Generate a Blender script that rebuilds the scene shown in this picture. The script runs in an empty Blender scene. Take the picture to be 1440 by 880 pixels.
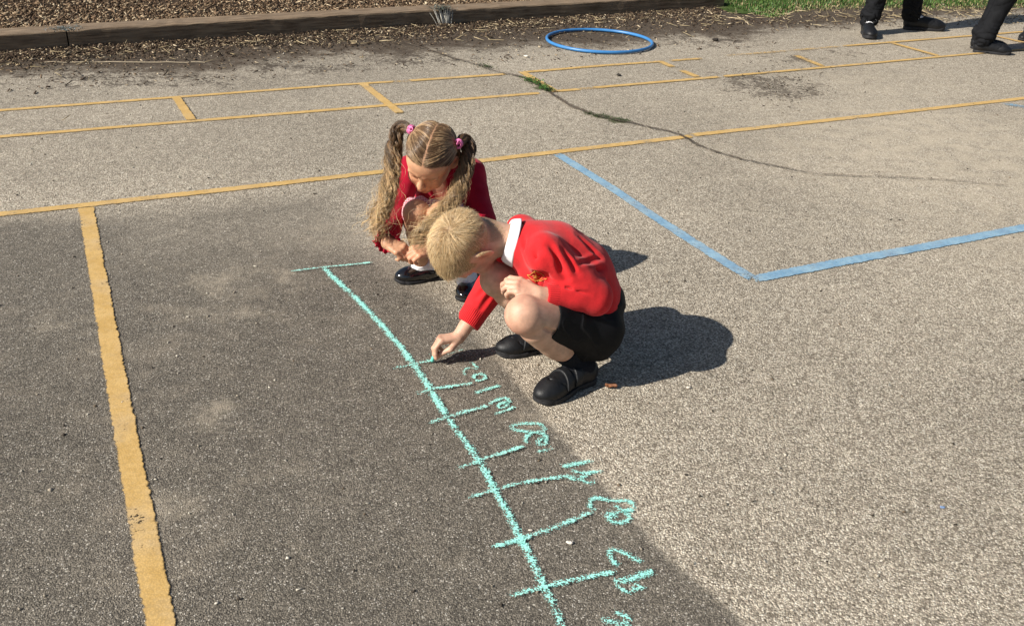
import bpy, math, random
import numpy as np
from mathutils import Matrix, Vector

rng = np.random.default_rng(7)
random.seed(7)
SC = bpy.context.scene

# ------------------------------------------------------------------ camera, sky, sun
FOC, CX, CY, CAMH = 1335.0, 720.0, 440.0, 1.35
PITCH, ROLL = math.radians(27.5), math.radians(2.45)
cam_d = bpy.data.cameras.new('camera')
cam_d.sensor_width = 36.0
cam_d.lens = 36.0 * FOC / 1440.0
cam_d.clip_start, cam_d.clip_end = 0.05, 500.0
cam = bpy.data.objects.new('camera', cam_d)
SC.collection.objects.link(cam)
RM = Matrix.Rotation(math.pi/2 - PITCH, 3, 'X') @ Matrix.Rotation(ROLL, 3, 'Z')
cam.matrix_world = Matrix.Translation((0, 0, CAMH)) @ RM.to_4x4()
SC.camera = cam

SUN_EL, SUN_AZ = 36.0, 28.0        # shadows run along +X turned SUN_AZ towards +Y
w = bpy.data.worlds.new('World'); SC.world = w; w.use_nodes = True
nt = w.node_tree
sky = nt.nodes.new('ShaderNodeTexSky'); sky.sky_type = 'NISHITA'; sky.sun_disc = False
sky.sun_elevation = math.radians(SUN_EL)
sd = Vector((-math.cos(math.radians(SUN_AZ)), -math.sin(math.radians(SUN_AZ)), math.tan(math.radians(SUN_EL)))).normalized()
sky.sun_rotation = math.atan2(sd.x, sd.y)
bg = nt.nodes['Background']; bg.inputs[1].default_value = 0.055
nt.links.new(sky.outputs[0], bg.inputs[0])
sl = bpy.data.lights.new('sun', 'SUN'); sl.energy = 5.0; sl.angle = math.radians(0.53); sl.color = (1.0, 0.94, 0.85)
so = bpy.data.objects.new('sun', sl); SC.collection.objects.link(so)
so.rotation_euler = sd.to_track_quat('Z', 'Y').to_euler(); so.location = (-3, -2, 5)
SC.view_settings.view_transform = 'Standard'; SC.view_settings.look = 'None'
SC.view_settings.exposure = 0.50; SC.view_settings.gamma = 1.0
SC.view_settings.use_curve_mapping = False

# ------------------------------------------------------------------ measuring helpers
R = np.array(RM); CP = np.array([0, 0, CAMH])
def ray(x, y): return R @ np.array([(x-CX)/FOC, -(y-CY)/FOC, -1.0])
def G(x, y, z=0.0):
    d = ray(x, y); return CP + d*((z-CAMH)/d[2])
def At(x, y, Y):
    d = ray(x, y); return CP + d*(Y/d[1])
def V(*a): return np.array(a, float)
def nrm(v): v = np.asarray(v, float); return v/np.linalg.norm(v)
CS, CU, CC = R[:, 0], R[:, 1], R[:, 2]     # right, up and towards-viewer directions
def vd(s, u, c): return nrm(CS*s + CU*u + CC*c)

# ------------------------------------------------------------------ object helpers
def link(o): SC.collection.objects.link(o); return o
def tag(o, label=None, cat=None, group=None, kind=None):
    if label: o['label'] = label
    if cat: o['category'] = cat
    if group: o['group'] = group
    if kind: o['kind'] = kind
    return o
def empty(name, loc, label=None, cat=None, group=None):
    o = link(bpy.data.objects.new(name, None)); o.location = loc; o.empty_display_size = .05
    return tag(o, label, cat, group)
def world_loc(o):
    p = np.zeros(3)
    while o is not None: p = p + np.array(o.location); o = o.parent
    return p
def mesh(name, verts, faces, mat, parent=None, smooth=True, attrs=None, uv=None):
    """verts Nx3 in world space; faces an MxK array (or list). One mesh object."""
    verts = np.asarray(verts, np.float32)
    if parent is not None: org = world_loc(parent)
    else: org = np.array([verts[:, 0].mean(), verts[:, 1].mean(), verts[:, 2].min()])
    verts = verts - org
    me = bpy.data.meshes.new(name)
    if isinstance(faces, np.ndarray):
        k = faces.shape[1]; m = len(faces)
        me.vertices.add(len(verts)); me.vertices.foreach_set('co', verts.ravel())
        me.loops.add(m*k); me.loops.foreach_set('vertex_index', faces.astype(np.int32).ravel())
        me.polygons.add(m); me.polygons.foreach_set('loop_start', np.arange(0, m*k, k, dtype=np.int32))
        me.update(calc_edges=True)
    else:
        me.from_pydata(verts.tolist(), [], faces); me.update()
    if smooth: me.polygons.foreach_set('use_smooth', np.ones(len(me.polygons), bool))
    for an, arr in (attrs or {}).items():
        arr = np.asarray(arr, np.float32)
        if arr.ndim == 1:
            a = me.attributes.new(an, 'FLOAT', 'POINT'); a.data.foreach_set('value', arr)
        else:
            if arr.shape[1] == 3: arr = np.concatenate([arr, np.ones((len(arr), 1), np.float32)], 1)
            a = me.attributes.new(an, 'FLOAT_COLOR', 'POINT'); a.data.foreach_set('color', arr.ravel())
    me.validate()
    o = bpy.data.objects.new(name, me); link(o)
    if mat: me.materials.append(mat)
    if parent is not None: o.parent = parent; o.location = (0, 0, 0)
    else: o.location = org.tolist()
    return o

# ------------------------------------------------------------------ materials
def new_mat(name):
    m = bpy.data.materials.new(name); m.use_nodes = True
    return m, m.node_tree, m.node_tree.nodes['Principled BSDF']
class N:
    """tiny node-graph writer"""
    def __init__(s, nt): s.nt = nt
    def n(s, t, **k):
        o = s.nt.nodes.new('ShaderNode'+t)
        for a, b in k.items(): setattr(o, a, b)
        return o
    def l(s, a, b): s.nt.links.new(a, b)
    def set(s, sock, v):
        if isinstance(v, bpy.types.NodeSocket): s.l(v, sock)
        else: sock.default_value = v
    def math(s, op, a, b=0.0, c=0.0, clamp=False):
        o = s.n('Math', operation=op, use_clamp=clamp)
        for i, v in enumerate((a, b, c)): s.set(o.inputs[i], v)
        return o.outputs[0]
    def mix(s, f, a, b, blend='MIX'):
        o = s.n('Mix', data_type='RGBA', blend_type=blend)
        s.set(o.inputs[0], f)
        for i, v in ((6, a), (7, b)): s.set(o.inputs[i], v if isinstance(v, bpy.types.NodeSocket) else tuple(v)+((1,) if len(v) == 3 else ()))
        return o.outputs[2]
    def ramp(s, f, lo, hi, a=0.0, b=1.0):
        o = s.n('MapRange', clamp=True, interpolation_type='SMOOTHSTEP')
        for i, v in enumerate((f, lo, hi, a, b)): s.set(o.inputs[i], v)
        return o.outputs[0]
    def noise(s, vec, scale, detail=3.0, rough=.55, dist=0.0):
        o = s.n('TexNoise'); s.l(vec, o.inputs['Vector'])
        o.inputs['Scale'].default_value = scale; o.inputs['Detail'].default_value = detail
        o.inputs['Roughness'].default_value = rough; o.inputs['Distortion'].default_value = dist
        return o.outputs[0]
    def vor(s, vec, scale, feature='F1', rnd=1.0):
        o = s.n('TexVoronoi', feature=feature); s.l(vec, o.inputs['Vector'])
        o.inputs['Scale'].default_value = scale; o.inputs['Randomness'].default_value = rnd
        return o
    def attr(s, name): return s.n('Attribute', attribute_name=name)
    def pos(s): return s.n('NewGeometry').outputs['Position']
    def bump(s, h, strength, dist, normal=None):
        o = s.n('Bump'); s.l(h, o.inputs['Height']); o.inputs['Strength'].default_value = strength
        o.inputs['Distance'].default_value = dist
        if normal: s.l(normal, o.inputs['Normal'])
        return o.outputs[0]
def setp(b, **k):
    M = dict(rough='Roughness', spec='Specular IOR Level', metal='Metallic', coat='Coat Weight', coatr='Coat Roughness',
             sheen='Sheen Weight', sss='Subsurface Weight', sssc='Subsurface Scale', tr='Transmission Weight')
    for a, v in k.items(): b.inputs[M[a]].default_value = v

def aggregate(n, coarse):
    """stones of the asphalt: returns (height, per-stone random colour, distance to stone edge)"""
    p = n.pos()
    wob = n.noise(p, 60, 2)
    v1 = n.vor(p, 225); v2 = n.vor(p, 320)
    h1 = n.ramp(v1.outputs['Distance'], 0.0, 0.75, 1.0, 0.0)
    h2 = n.ramp(v2.outputs['Distance'], 0.0, 0.75, 1.0, 0.0)
    return p, v1, v2, h1, h2, wob

def ground_material():
    m, t, b = new_mat('playground_asphalt'); n = N(t)
    p, v1, v2, h1, h2, wob = aggregate(n, 1)
    mk = n.attr('mask'); sep = n.n('SeparateColor'); n.l(mk.outputs['Color'], sep.inputs[0])
    mk2 = n.attr('mask2'); sep2 = n.n('SeparateColor'); n.l(mk2.outputs['Color'], sep2.inputs[0])
    big = n.noise(p, 1.6, 5, .6); med = n.noise(p, 9, 4, .6); fine = n.noise(p, 45, 4, .65)
    def edge(ch, lo, hi, amp=.5):
        x = n.math('ADD', ch, n.math('MULTIPLY', n.math('SUBTRACT', med, .5), amp))
        x = n.math('ADD', x, n.math('MULTIPLY', n.math('SUBTRACT', fine, .5), amp))
        return n.ramp(x, lo, hi)
    dark = edge(sep.outputs[0], .22, .78, .30)
    soil = edge(sep.outputs[1], .22, .72, .9)
    stain = edge(sep.outputs[2], .5, .68, 1.5)
    dust = n.math('MULTIPLY', edge(sep2.outputs[0], .05, 1.1, 1.0), n.ramp(med, .30, .62, .25, 1.0))
    crack = n.ramp(n.math('ADD', sep2.outputs[1], n.math('MULTIPLY', n.math('SUBTRACT', fine, .5), .7)), .35, .7)
    moss = edge(sep2.outputs[2], .4, .7, .8)
    # per-stone colour
    s1 = n.n('SeparateColor'); n.l(v1.outputs['Color'], s1.inputs[0])
    s2 = n.n('SeparateColor'); n.l(v2.outputs['Color'], s2.inputs[0])
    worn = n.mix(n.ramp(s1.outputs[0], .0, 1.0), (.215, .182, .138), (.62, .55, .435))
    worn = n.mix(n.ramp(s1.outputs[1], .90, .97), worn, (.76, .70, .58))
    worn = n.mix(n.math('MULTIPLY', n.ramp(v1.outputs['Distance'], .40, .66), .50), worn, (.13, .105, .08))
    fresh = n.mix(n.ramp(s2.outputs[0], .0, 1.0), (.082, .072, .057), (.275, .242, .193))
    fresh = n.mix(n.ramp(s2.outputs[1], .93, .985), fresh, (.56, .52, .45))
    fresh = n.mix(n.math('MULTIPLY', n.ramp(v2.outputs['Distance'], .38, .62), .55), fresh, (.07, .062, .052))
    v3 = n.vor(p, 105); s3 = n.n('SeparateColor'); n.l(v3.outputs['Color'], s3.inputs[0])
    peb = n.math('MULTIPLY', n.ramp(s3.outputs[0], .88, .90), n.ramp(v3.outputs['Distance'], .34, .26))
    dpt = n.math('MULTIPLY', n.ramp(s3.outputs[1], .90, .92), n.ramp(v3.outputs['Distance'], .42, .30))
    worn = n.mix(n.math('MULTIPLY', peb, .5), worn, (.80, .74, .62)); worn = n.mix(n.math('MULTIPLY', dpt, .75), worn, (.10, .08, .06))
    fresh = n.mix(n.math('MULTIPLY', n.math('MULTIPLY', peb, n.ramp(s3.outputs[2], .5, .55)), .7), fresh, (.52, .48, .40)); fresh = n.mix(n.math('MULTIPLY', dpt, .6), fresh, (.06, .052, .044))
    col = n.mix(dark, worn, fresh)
    # old wear: pale scuffs on the darker tarmac, broad tonal drift everywhere
    scuff = n.math('MULTIPLY', n.ramp(n.math('ADD', n.math('MULTIPLY', big, .6), n.math('MULTIPLY', med, .4)), .50, .70), .24)
    col = n.mix(n.math('MULTIPLY', scuff, dark), col, (.36, .30, .225))
    drift = n.math('MULTIPLY', n.ramp(n.noise(p, .8, 4, .6), .25, .75, .84, 1.14), n.math('MULTIPLY', n.ramp(n.noise(p, 22, 4, .7), .3, .7, .86, 1.13), n.ramp(n.noise(p, 95, 2, .7), .3, .7, .86, 1.14)))
    dn = n.n('CombineColor'); [n.l(drift, dn.inputs[i]) for i in range(3)]
    col = n.mix(1.0, col, dn.outputs[0], 'MULTIPLY')
    col = n.mix(n.math('MULTIPLY', dust, .62), col, (.50, .43, .325))
    soilc = n.mix(n.ramp(fine, .3, .75), (.030, .021, .014), (.115, .085, .058))
    col = n.mix(n.math('MULTIPLY', soil, .95), col, soilc)
    col = n.mix(n.math('MULTIPLY', stain, .7), col, (.06, .046, .034))
    col = n.mix(n.math('MULTIPLY', moss, .8), col, (.05, .062, .02))
    col = n.mix(n.math('MULTIPLY', crack, .85), col, (.045, .033, .024))
    n.l(col, b.inputs['Base Color'])
    setp(b, rough=.92, spec=.25)
    h = n.math('ADD', n.math('MULTIPLY', h1, n.ramp(dark, 0, 1, 1.0, .35)), n.math('MULTIPLY', h2, n.ramp(dark, 0, 1, .35, .65)))
    h = n.math('ADD', h, n.math('MULTIPLY', fine, .5))
    h = n.math('SUBTRACT', h, n.math('MULTIPLY', crack, 1.5))
    h = n.math('MULTIPLY', h, n.ramp(n.math('MAXIMUM', n.math('MULTIPLY', dust, .55), n.math('MULTIPLY', soil, .5)), 0, 1, 1, .3))
    n.l(n.bump(h, .75, .0030), b.inputs['Normal'])
    return m

def paint_material(name, c1, c2, wear=.0, grain=.35):
    """road paint brushed on asphalt: ragged sides, worn where the 'cover' attribute drops"""
    m, t, b = new_mat(name); n = N(t)
    p, v1, v2, h1, h2, wob = aggregate(n, 1)
    side = n.attr('side').outputs['Fac']; cov = n.attr('cover').outputs['Fac']
    fine = n.noise(p, 70, 3, .6); med = n.noise(p, 14, 4, .6)
    pit = n.ramp(v1.outputs['Distance'], .35, .75)
    x = n.math('SUBTRACT', 1.0, n.math('ABSOLUTE', side))
    x = n.math('ADD', x, n.math('MULTIPLY', n.math('SUBTRACT', fine, .5), .55))
    x = n.math('ADD', x, n.math('MULTIPLY', n.math('SUBTRACT', med, .5), .30))
    a = n.ramp(x, .10, .26)
    wearn = n.noise(p, 5.5, 5, .7)
    y = n.math('SUBTRACT', n.math('ADD', cov, n.math('MULTIPLY', n.math('SUBTRACT', fine, .5), 1.1)), n.math('MULTIPLY', pit, grain))
    y = n.math('SUBTRACT', y, n.ramp(wearn, .50, .78, 0, .55))
    a = n.math('MULTIPLY', a, n.ramp(y, .28+wear, .52+wear))
    col = n.mix(n.ramp(n.math('ADD', n.math('MULTIPLY', med, .6), n.math('MULTIPLY', fine, .4)), .35, .65), c1, c2)
    col = n.mix(n.ramp(wearn, .45, .75, 0, .35), col, (.42, .36, .28))
    col = n.mix(n.math('MULTIPLY', pit, .22), col, (.20, .15, .08))
    n.l(col, b.inputs['Base Color']); setp(b, rough=.8, spec=.3)
    n.l(n.bump(n.math('ADD', h1, n.math('MULTIPLY', fine, .4)), .22, .0014), b.inputs['Normal'])
    n.l(a, b.inputs['Alpha'])
    return m

def chalk_material():
    m, t, b = new_mat('teal_chalk'); n = N(t)
    p, v1, v2, h1, h2, wob = aggregate(n, 1)
    side = n.attr('side').outputs['Fac']; cov = n.attr('cover').outputs['Fac']
    g1 = n.noise(p, 230, 2, .7); g2 = n.noise(p, 38, 3, .6)
    x = n.math('SUBTRACT', 1.08, n.math('POWER', n.math('ABSOLUTE', side), 1.35))
    pr = n.ramp(n.noise(p, 13, 4, .7), .32, .62, .70, 1.08)
    x = n.math('MULTIPLY', n.math('MULTIPLY', x, cov), pr)
    g = n.math('ADD', n.math('MULTIPLY', n.math('SUBTRACT', g1, .5), 3.0), n.math('MULTIPLY', n.math('SUBTRACT', h2, .5), .45))
    g = n.math('ADD', g, n.math('MULTIPLY', n.math('SUBTRACT', g2, .5), .9))
    a = n.ramp(n.math('ADD', x, g), .55, .85)
    col = n.mix(n.ramp(g1, .3, .7), (.20, .69, .60), (.46, .90, .80))
    n.l(col, b.inputs['Base Color']); setp(b, rough=.95, spec=.1)
    n.l(n.math('MULTIPLY', a, .92), b.inputs['Alpha'])
    return m

def attr_mat(name, rough=.6, spec=.4, noise_amt=.12, nscale=60, bump=0.0, bscale=200, bdist=.001, **k):
    m, t, b = new_mat(name); n = N(t)
    c = n.attr('Col').outputs['Color']; p = n.pos()
    f = n.ramp(n.noise(p, nscale, 4, .6), .3, .7, 1-noise_amt, 1+noise_amt)
    cc = n.n('CombineColor'); [n.l(f, cc.inputs[i]) for i in range(3)]
    n.l(n.mix(1.0, c, cc.outputs[0], 'MULTIPLY'), b.inputs['Base Color'])
    setp(b, rough=rough, spec=spec, **k)
    if bump: n.l(n.bump(n.noise(p, bscale, 3, .6), bump, bdist), b.inputs['Normal'])
    return m
def flat_mat(name, col, rough=.6, spec=.4, amt=.12, nscale=60, bump=0.0, bscale=200, bdist=.001, **k):
    m, t, b = new_mat(name); n = N(t); p = n.pos()
    f = n.ramp(n.noise(p, nscale, 4, .6), .3, .7)
    n.l(n.mix(f, [c*(1-amt) for c in col], [min(1, c*(1+amt)) for c in col]), b.inputs['Base Color'])
    setp(b, rough=rough, spec=spec, **k)
    if bump: n.l(n.bump(n.noise(p, bscale, 3, .6), bump, bdist), b.inputs['Normal'])
    return m
def knit_material(name, col, rib=True):
    """fine jersey knit; the 'rib' attribute marks cuffs and welts, 'rc' runs across the ribs in metres"""
    m, t, b = new_mat(name); n = N(t); p = n.pos()
    f = n.ramp(n.noise(p, 35, 5, .6), .3, .7)
    c = n.mix(f, [x*.86 for x in col], [x*1.08 for x in col])
    fz = n.noise(p, 900, 2, .7)
    c = n.mix(n.ramp(fz, .35, .7, 0, .22), c, [min(1, x*1.5+.02) for x in col])
    rm = n.attr('rib').outputs['Fac']; rc = n.attr('rc').outputs['Fac']
    wv = n.math('SINE', n.math('MULTIPLY', rc, 2*math.pi/.0046))
    c = n.mix(n.math('MULTIPLY', n.math('MULTIPLY', rm, n.ramp(wv, -1, .2, 1, 0)), .35), c, [x*.5 for x in col])
    n.l(c, b.inputs['Base Color']); setp(b, rough=.95, spec=.12, sheen=.12)
    h = n.math('ADD', n.math('MULTIPLY', fz, .35), n.math('MULTIPLY', n.math('MULTIPLY', wv, rm), .8))
    h = n.math('ADD', h, n.math('MULTIPLY', n.noise(p, 60, 3), 1.2))
    n.l(n.bump(h, .6, .0013), b.inputs['Normal'])
    return m
def gingham_material():
    m, t, b = new_mat('pink_gingham'); n = N(t)
    a = n.attr('gc'); s = n.n('SeparateXYZ'); n.l(a.outputs['Vector'], s.inputs[0])
    k = 2*math.pi/.0052
    wx = n.ramp(n.math('SINE', n.math('MULTIPLY', s.outputs[0], k)), -.15, .15)
    wy = n.ramp(n.math('SINE', n.math('MULTIPLY', s.outputs[1], k)), -.15, .15)
    f = n.math('MULTIPLY', n.math('ADD', wx, wy), .5)
    n.l(n.mix(f, (.72, .60, .62), (.50, .06, .12)), b.inputs['Base Color']); setp(b, rough=.85, spec=.2)
    n.l(n.bump(n.noise(n.pos(), 90, 3), .4, .002), b.inputs['Normal'])
    return m

M_GROUND = ground_material()
M_YEL = paint_material('yellow_line_paint', (.50, .315, .100), (.61, .405, .155), 0.0, .30)
M_BLUE = paint_material('pale_blue_line_paint', (.15, .30, .45), (.27, .43, .54), .0, .34)
M_CHALK = chalk_material()
M_SKIN = attr_mat('skin', .50, .38, .13, 48, .45, 300, .0010, sss=.10, sssc=.012)
for _n in M_SKIN.node_tree.nodes:
    if _n.type == 'BSDF_PRINCIPLED': _n.inputs['Subsurface Radius'].default_value = (1.0, .35, .18)
M_HAIR = attr_mat('hair', .36, .6, .10, 120)
M_RED = knit_material('scarlet_jumper_knit', (.56, .018, .022))
M_CRIM = knit_material('crimson_cardigan_knit', (.36, .006, .026))
M_SHIRT = flat_mat('white_school_shirt', (.80, .80, .83), .8, .2, .03, 40, .3, 120, .001)
M_SOCKW = flat_mat('white_cotton_sock', (.80, .80, .82), .9, .1, .05, 200, .5, 700, .0008)
M_SOCKB = flat_mat('black_cotton_sock', (.014, .015, .019), .95, .1, .2, 200, .6, 500, .001)
M_SHORT = flat_mat('black_school_trouser_cloth', (.0055, .0055, .0065), .7, .18, .2, 40, .5, 60, .002)
M_LEATH = flat_mat('black_shoe_leather', (.008, .0085, .010), .50, .35, .25, 90, .5, 160, .0012)
M_PATENT = flat_mat('black_patent_leather', (.006, .006, .007), .13, .6, .2, 60, .1, 60, .001, coat=.6, coatr=.06)
M_SOLE = flat_mat('black_rubber_sole', (.022, .022, .024), .65, .3, .25, 120, .5, 200, .001)
M_PINK = flat_mat('pink_hair_elastic', (.78, .20, .42), .6, .4, .1, 300, .5, 600, .001)
M_GOLD = flat_mat('gold_embroidery_thread', (.66, .36, .07), .55, .5, .25, 900, .6, 900, .001)
M_GING = gingham_material()
M_GREYSOCK = flat_mat('grey_sock', (.10, .10, .11), .9, .1, .1, 200, .5, 500, .001)
M_TROU = flat_mat('charcoal_trouser_cloth', (.0085, .009, .0105), .8, .12, .2, 30, .5, 40, .003)
M_NAVY = flat_mat('navy_jacket_cloth', (.02, .025, .05), .85, .2, .2, 30, .5, 40, .003)

# ------------------------------------------------------------------ ground sheet
def seg_dist(P, a, b):
    ba = b-a; t = np.clip(((P-a)@ba)/(ba@ba), 0, 1)[..., None]
    return np.linalg.norm(P-a-t*ba, axis=-1)
def poly_sd(P, poly):
    """signed distance (inside negative) of points P (...,2) to polygon"""
    poly = np.asarray(poly)[:, :2]; d = np.full(P.shape[:-1], 1e9); ins = np.zeros(P.shape[:-1], bool)
    for i in range(len(poly)):
        a, b = poly[i], poly[(i+1) % len(poly)]
        d = np.minimum(d, seg_dist(P, a, b))
        c = ((a[1] > P[..., 1]) != (b[1] > P[..., 1]))
        xx = (b[0]-a[0])*(P[..., 1]-a[1])/((b[1]-a[1]) if b[1] != a[1] else 1e-9)+a[0]
        ins ^= c & (P[..., 0] < xx)
    return np.where(ins, -d, d)
def gpts(L, z=0.0): return np.array([G(x, y, z) for x, y in L])
def sst(x, lo, hi): t = np.clip((x-lo)/(hi-lo), 0, 1); return t*t*(3-2*t)

xs = np.concatenate([-np.geomspace(70, 5.3, 22), np.arange(-5.2, 6.4, .03), np.geomspace(6.5, 70, 22)])
ys = np.concatenate([-np.geomspace(60, .05, 20), np.arange(0.0, 10.4, .03), np.geomspace(10.6, 110, 26)])
GX, GY = np.meshgrid(xs, ys, indexing='ij'); GP = np.stack([GX, GY], -1)
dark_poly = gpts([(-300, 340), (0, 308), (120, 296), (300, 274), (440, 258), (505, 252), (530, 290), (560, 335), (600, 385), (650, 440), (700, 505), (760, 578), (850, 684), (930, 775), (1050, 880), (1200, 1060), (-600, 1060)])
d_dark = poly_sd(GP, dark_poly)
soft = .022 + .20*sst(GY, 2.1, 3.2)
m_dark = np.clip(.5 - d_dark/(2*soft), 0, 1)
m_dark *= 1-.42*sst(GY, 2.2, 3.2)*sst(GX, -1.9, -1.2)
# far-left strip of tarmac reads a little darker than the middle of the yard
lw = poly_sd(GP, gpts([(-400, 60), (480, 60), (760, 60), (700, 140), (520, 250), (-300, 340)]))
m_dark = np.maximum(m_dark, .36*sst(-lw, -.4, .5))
soil_poly = gpts([(-300, 130), (0, 104), (120, 100), (260, 104), (330, 96), (420, 80), (500, 74), (560, 84), (620, 70), (700, 68), (760, 62), (860, 66), (960, 50), (1040, 56), (1090, 40), (1200, 36), (1320, 24), (1440, 16), (1700, 0), (1700, -75), (-300, -75)])
m_soil = np.clip(.5 - poly_sd(GP, soil_poly)/.75, 0, 1)
m_stain = np.zeros_like(m_dark)
for (x, y, rx, ry, a) in ((1085, 120, .46, .42, .68), (1100, 132, .34, .2, .70), (1120, 84, .34, .26, .62), (1180, 74, .5, .2, .50), (1055, 110, .20, .2, .5), (1000, 60, .5, .3, .6), (180, 112, .9, .22, .62), (430, 96, .6, .25, .6), (600, 84, .5, .3, .55), (1240, 30, .8, .16, .55), (300, 110, .6, .2, .5), (100, 120, .6, .2, .45)):
    c = G(x, y); m_stain = np.maximum(m_stain, a*np.exp(-(((GX-c[0])/rx)**2+((GY-c[1])/ry)**2)))
m_dust = np.zeros_like(m_dark)
for (x, y, rx, ry, a) in ((1330, 210, 1.1, 1.3, .85), (1230, 120, .9, 1.2, .55), (1420, 330, .6, .6, .6), (1150, 330, .5, .6, .25), (330, 440, .16, .07, .55), (305, 575, .06, .06, .6), (515, 818, .035, .03, .75), (760, 590, .10, .07, .5), (690, 540, .06, .06, .45), (350, 395, .30, .18, .5), (240, 700, .10, .08, .35), (390, 640, .12, .07, .3), (470, 330, .25, .2, .45), (90, 460, .12, .1, .4), (1300, 50, 1.0, .5, .6)):
    c = G(x, y); m_dust = np.maximum(m_dust, a*np.exp(-(((GX-c[0])/rx)**2+((GY-c[1])/ry)**2)))
crack_px = [(560, 60), (600, 70), (640, 84), (668, 92), (700, 104), (722, 107), (742, 113), (760, 124), (778, 135), (800, 148), (830, 160), (858, 168), (890, 174), (915, 180), (945, 186), (966, 194), (985, 206), (1010, 216), (1045, 226), (1085, 234), (1130, 244), (1190, 249), (1260, 250), (1340, 254), (1410, 262)]
cr = gpts(crack_px)[:, :2]; m_crack = np.zeros_like(m_dark)
wid = [.02, .02, .02, .024, .016, .016, .02, .025, .02, .024, .04, .045, .032, .022, .028, .024, .018, .016, .014, .014, .012, .009, .008, .007]
for i in range(len(cr)-1):
    m_crack = np.maximum(m_crack, 0*np.clip(1.15 - seg_dist(GP, cr[i], cr[i+1])/(wid[i]*1.7), 0, 1)*min(1, .45+wid[i]*22))
m_moss = np.zeros_like(m_dark)
for (x, y, r_) in ((683, 94, .05), (845, 164, .07), (870, 170, .07), (760, 124, .06)):
    c = G(x, y); m_moss = np.maximum(m_moss, .9*np.exp(-((GX-c[0])**2+(GY-c[1])**2)/r_**2))
nx, ny = len(xs), len(ys); idx = np.arange(nx*ny).reshape(nx, ny)
gv = np.stack([GX, GY, np.zeros_like(GX)], -1).reshape(-1, 3)
gf = np.stack([idx[:-1, :-1], idx[1:, :-1], idx[1:, 1:], idx[:-1, 1:]], -1).reshape(-1, 4)
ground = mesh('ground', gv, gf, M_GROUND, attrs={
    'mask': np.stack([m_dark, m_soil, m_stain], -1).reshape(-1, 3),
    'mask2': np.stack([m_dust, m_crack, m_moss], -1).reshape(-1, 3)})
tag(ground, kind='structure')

# ------------------------------------------------------------------ strips (paint and chalk)
def resample(P, step):
    P = np.asarray(P, float); d = np.r_[0, np.cumsum(np.linalg.norm(np.diff(P, axis=0), axis=1))]
    k = max(2, int(d[-1]/step)+1); t = np.linspace(0, d[-1], k)
    return np.stack([np.interp(t, d, P[:, i]) for i in range(P.shape[1])], 1), t
def smooth_poly(P, it=2):
    P = np.asarray(P, float)
    for _ in range(it):
        Q = [P[0]]
        for a, b in zip(P[:-1], P[1:]): Q += [a*.75+b*.25, a*.25+b*.75]
        Q.append(P[-1]); P = np.array(Q)
    return P
def strip_arrays(P, width, z, step=.03, cover=1.0, fade=0.0, wob=.04):
    P, t = resample(P, step)
    T = np.gradient(P, axis=0); T[:, 2] = 0; T /= np.linalg.norm(T, axis=1)[:, None]+1e-9
    Nn = np.stack([-T[:, 1], T[:, 0], T[:, 2]*0], 1)
    wv = width*(1+wob*np.cumsum(rng.normal(0, .5, len(P)))/np.sqrt(np.arange(1, len(P)+1)))
    off = np.linspace(-1, 1, 5)
    v = (P[:, None, :] + Nn[:, None, :]*(off[None, :, None]*wv[:, None, None]*.62)); v[..., 2] = z
    c = np.full(len(P), cover)
    if np.ndim(cover) == 0 and fade > 0:
        c = cover*np.clip(np.minimum(t, t[-1]-t)/fade+.35, 0, 1)
    n_ = len(P); id_ = np.arange(n_*5).reshape(n_, 5)
    f = np.stack([id_[:-1, :-1], id_[1:, :-1], id_[1:, 1:], id_[:-1, 1:]], -1).reshape(-1, 4)
    return v.reshape(-1, 3), f, np.tile(off, n_), np.repeat(c, 5)
def strips(name, items, mat, parent=None, z=.003):
    Vs, Fs, Ss, Cs, o = [], [], [], [], 0
    for i, it in enumerate(items):
        v, f, s, c = strip_arrays(z=z+.00035*i if len(items) < 12 else z+.0002*i, **it)
        Vs.append(v); Fs.append(f+o); Ss.append(s); Cs.append(c); o += len(v)
    return mesh(name, np.concatenate(Vs), np.concatenate(Fs), mat, parent, False,
                {'side': np.concatenate(Ss), 'cover': np.concatenate(Cs)})
def st(px, width, cover=1.0, fade=0.0, step=.03, wob=.06): return dict(P=gpts(px), width=width, cover=cover, fade=fade, step=step, wob=wob)

o = strips('painted_line', [st([(-500, 357), (0, 302), (120, 289), (330, 266), (530, 243), (700, 224), (974, 192)], .048, 1.0, .03),
                            st([(972, 191), (1200, 166), (1440, 139), (2000, 77)], .046, .95, .03)], M_YEL)
tag(o, 'long yellow painted line crossing the whole yard behind the crouching girl', 'painted line', 'yellow lines painted on the tarmac')
o = strips('painted_line', [st([(121, 293), (153, 475), (182, 640), (205, 760), (226, 880), (262, 1080)], .051, 1.05)], M_YEL, z=.0034)
tag(o, 'thick yellow painted line running towards the viewer on the left', 'painted line', 'yellow lines painted on the tarmac')
lad = empty('painted_ladder', G(600, 130), 'yellow painted ladder of long boxes on the tarmac below the timber edging', 'painted marking')
railA = [st([(-400, 186), (0, 156), (240, 138), (480, 120), (555, 115.5)], .040, 1.0, .05), st([(553, 115.6), (576, 114.3)], .040, .42), st([(574, 114.5), (712, 105)], .040, 1, .05),
         st([(731, 103), (850, 93), (935, 87)], .040, .78, .1), st([(940, 86.5), (990, 83)], .040, .8, .1), st([(1015, 79.5), (1090, 74), (1184, 66)], .037, .52, .1),
         st([(1184, 66), (1363, 51.5), (1440, 45.5), (1700, 25)], .037, .85, .1)]
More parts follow.
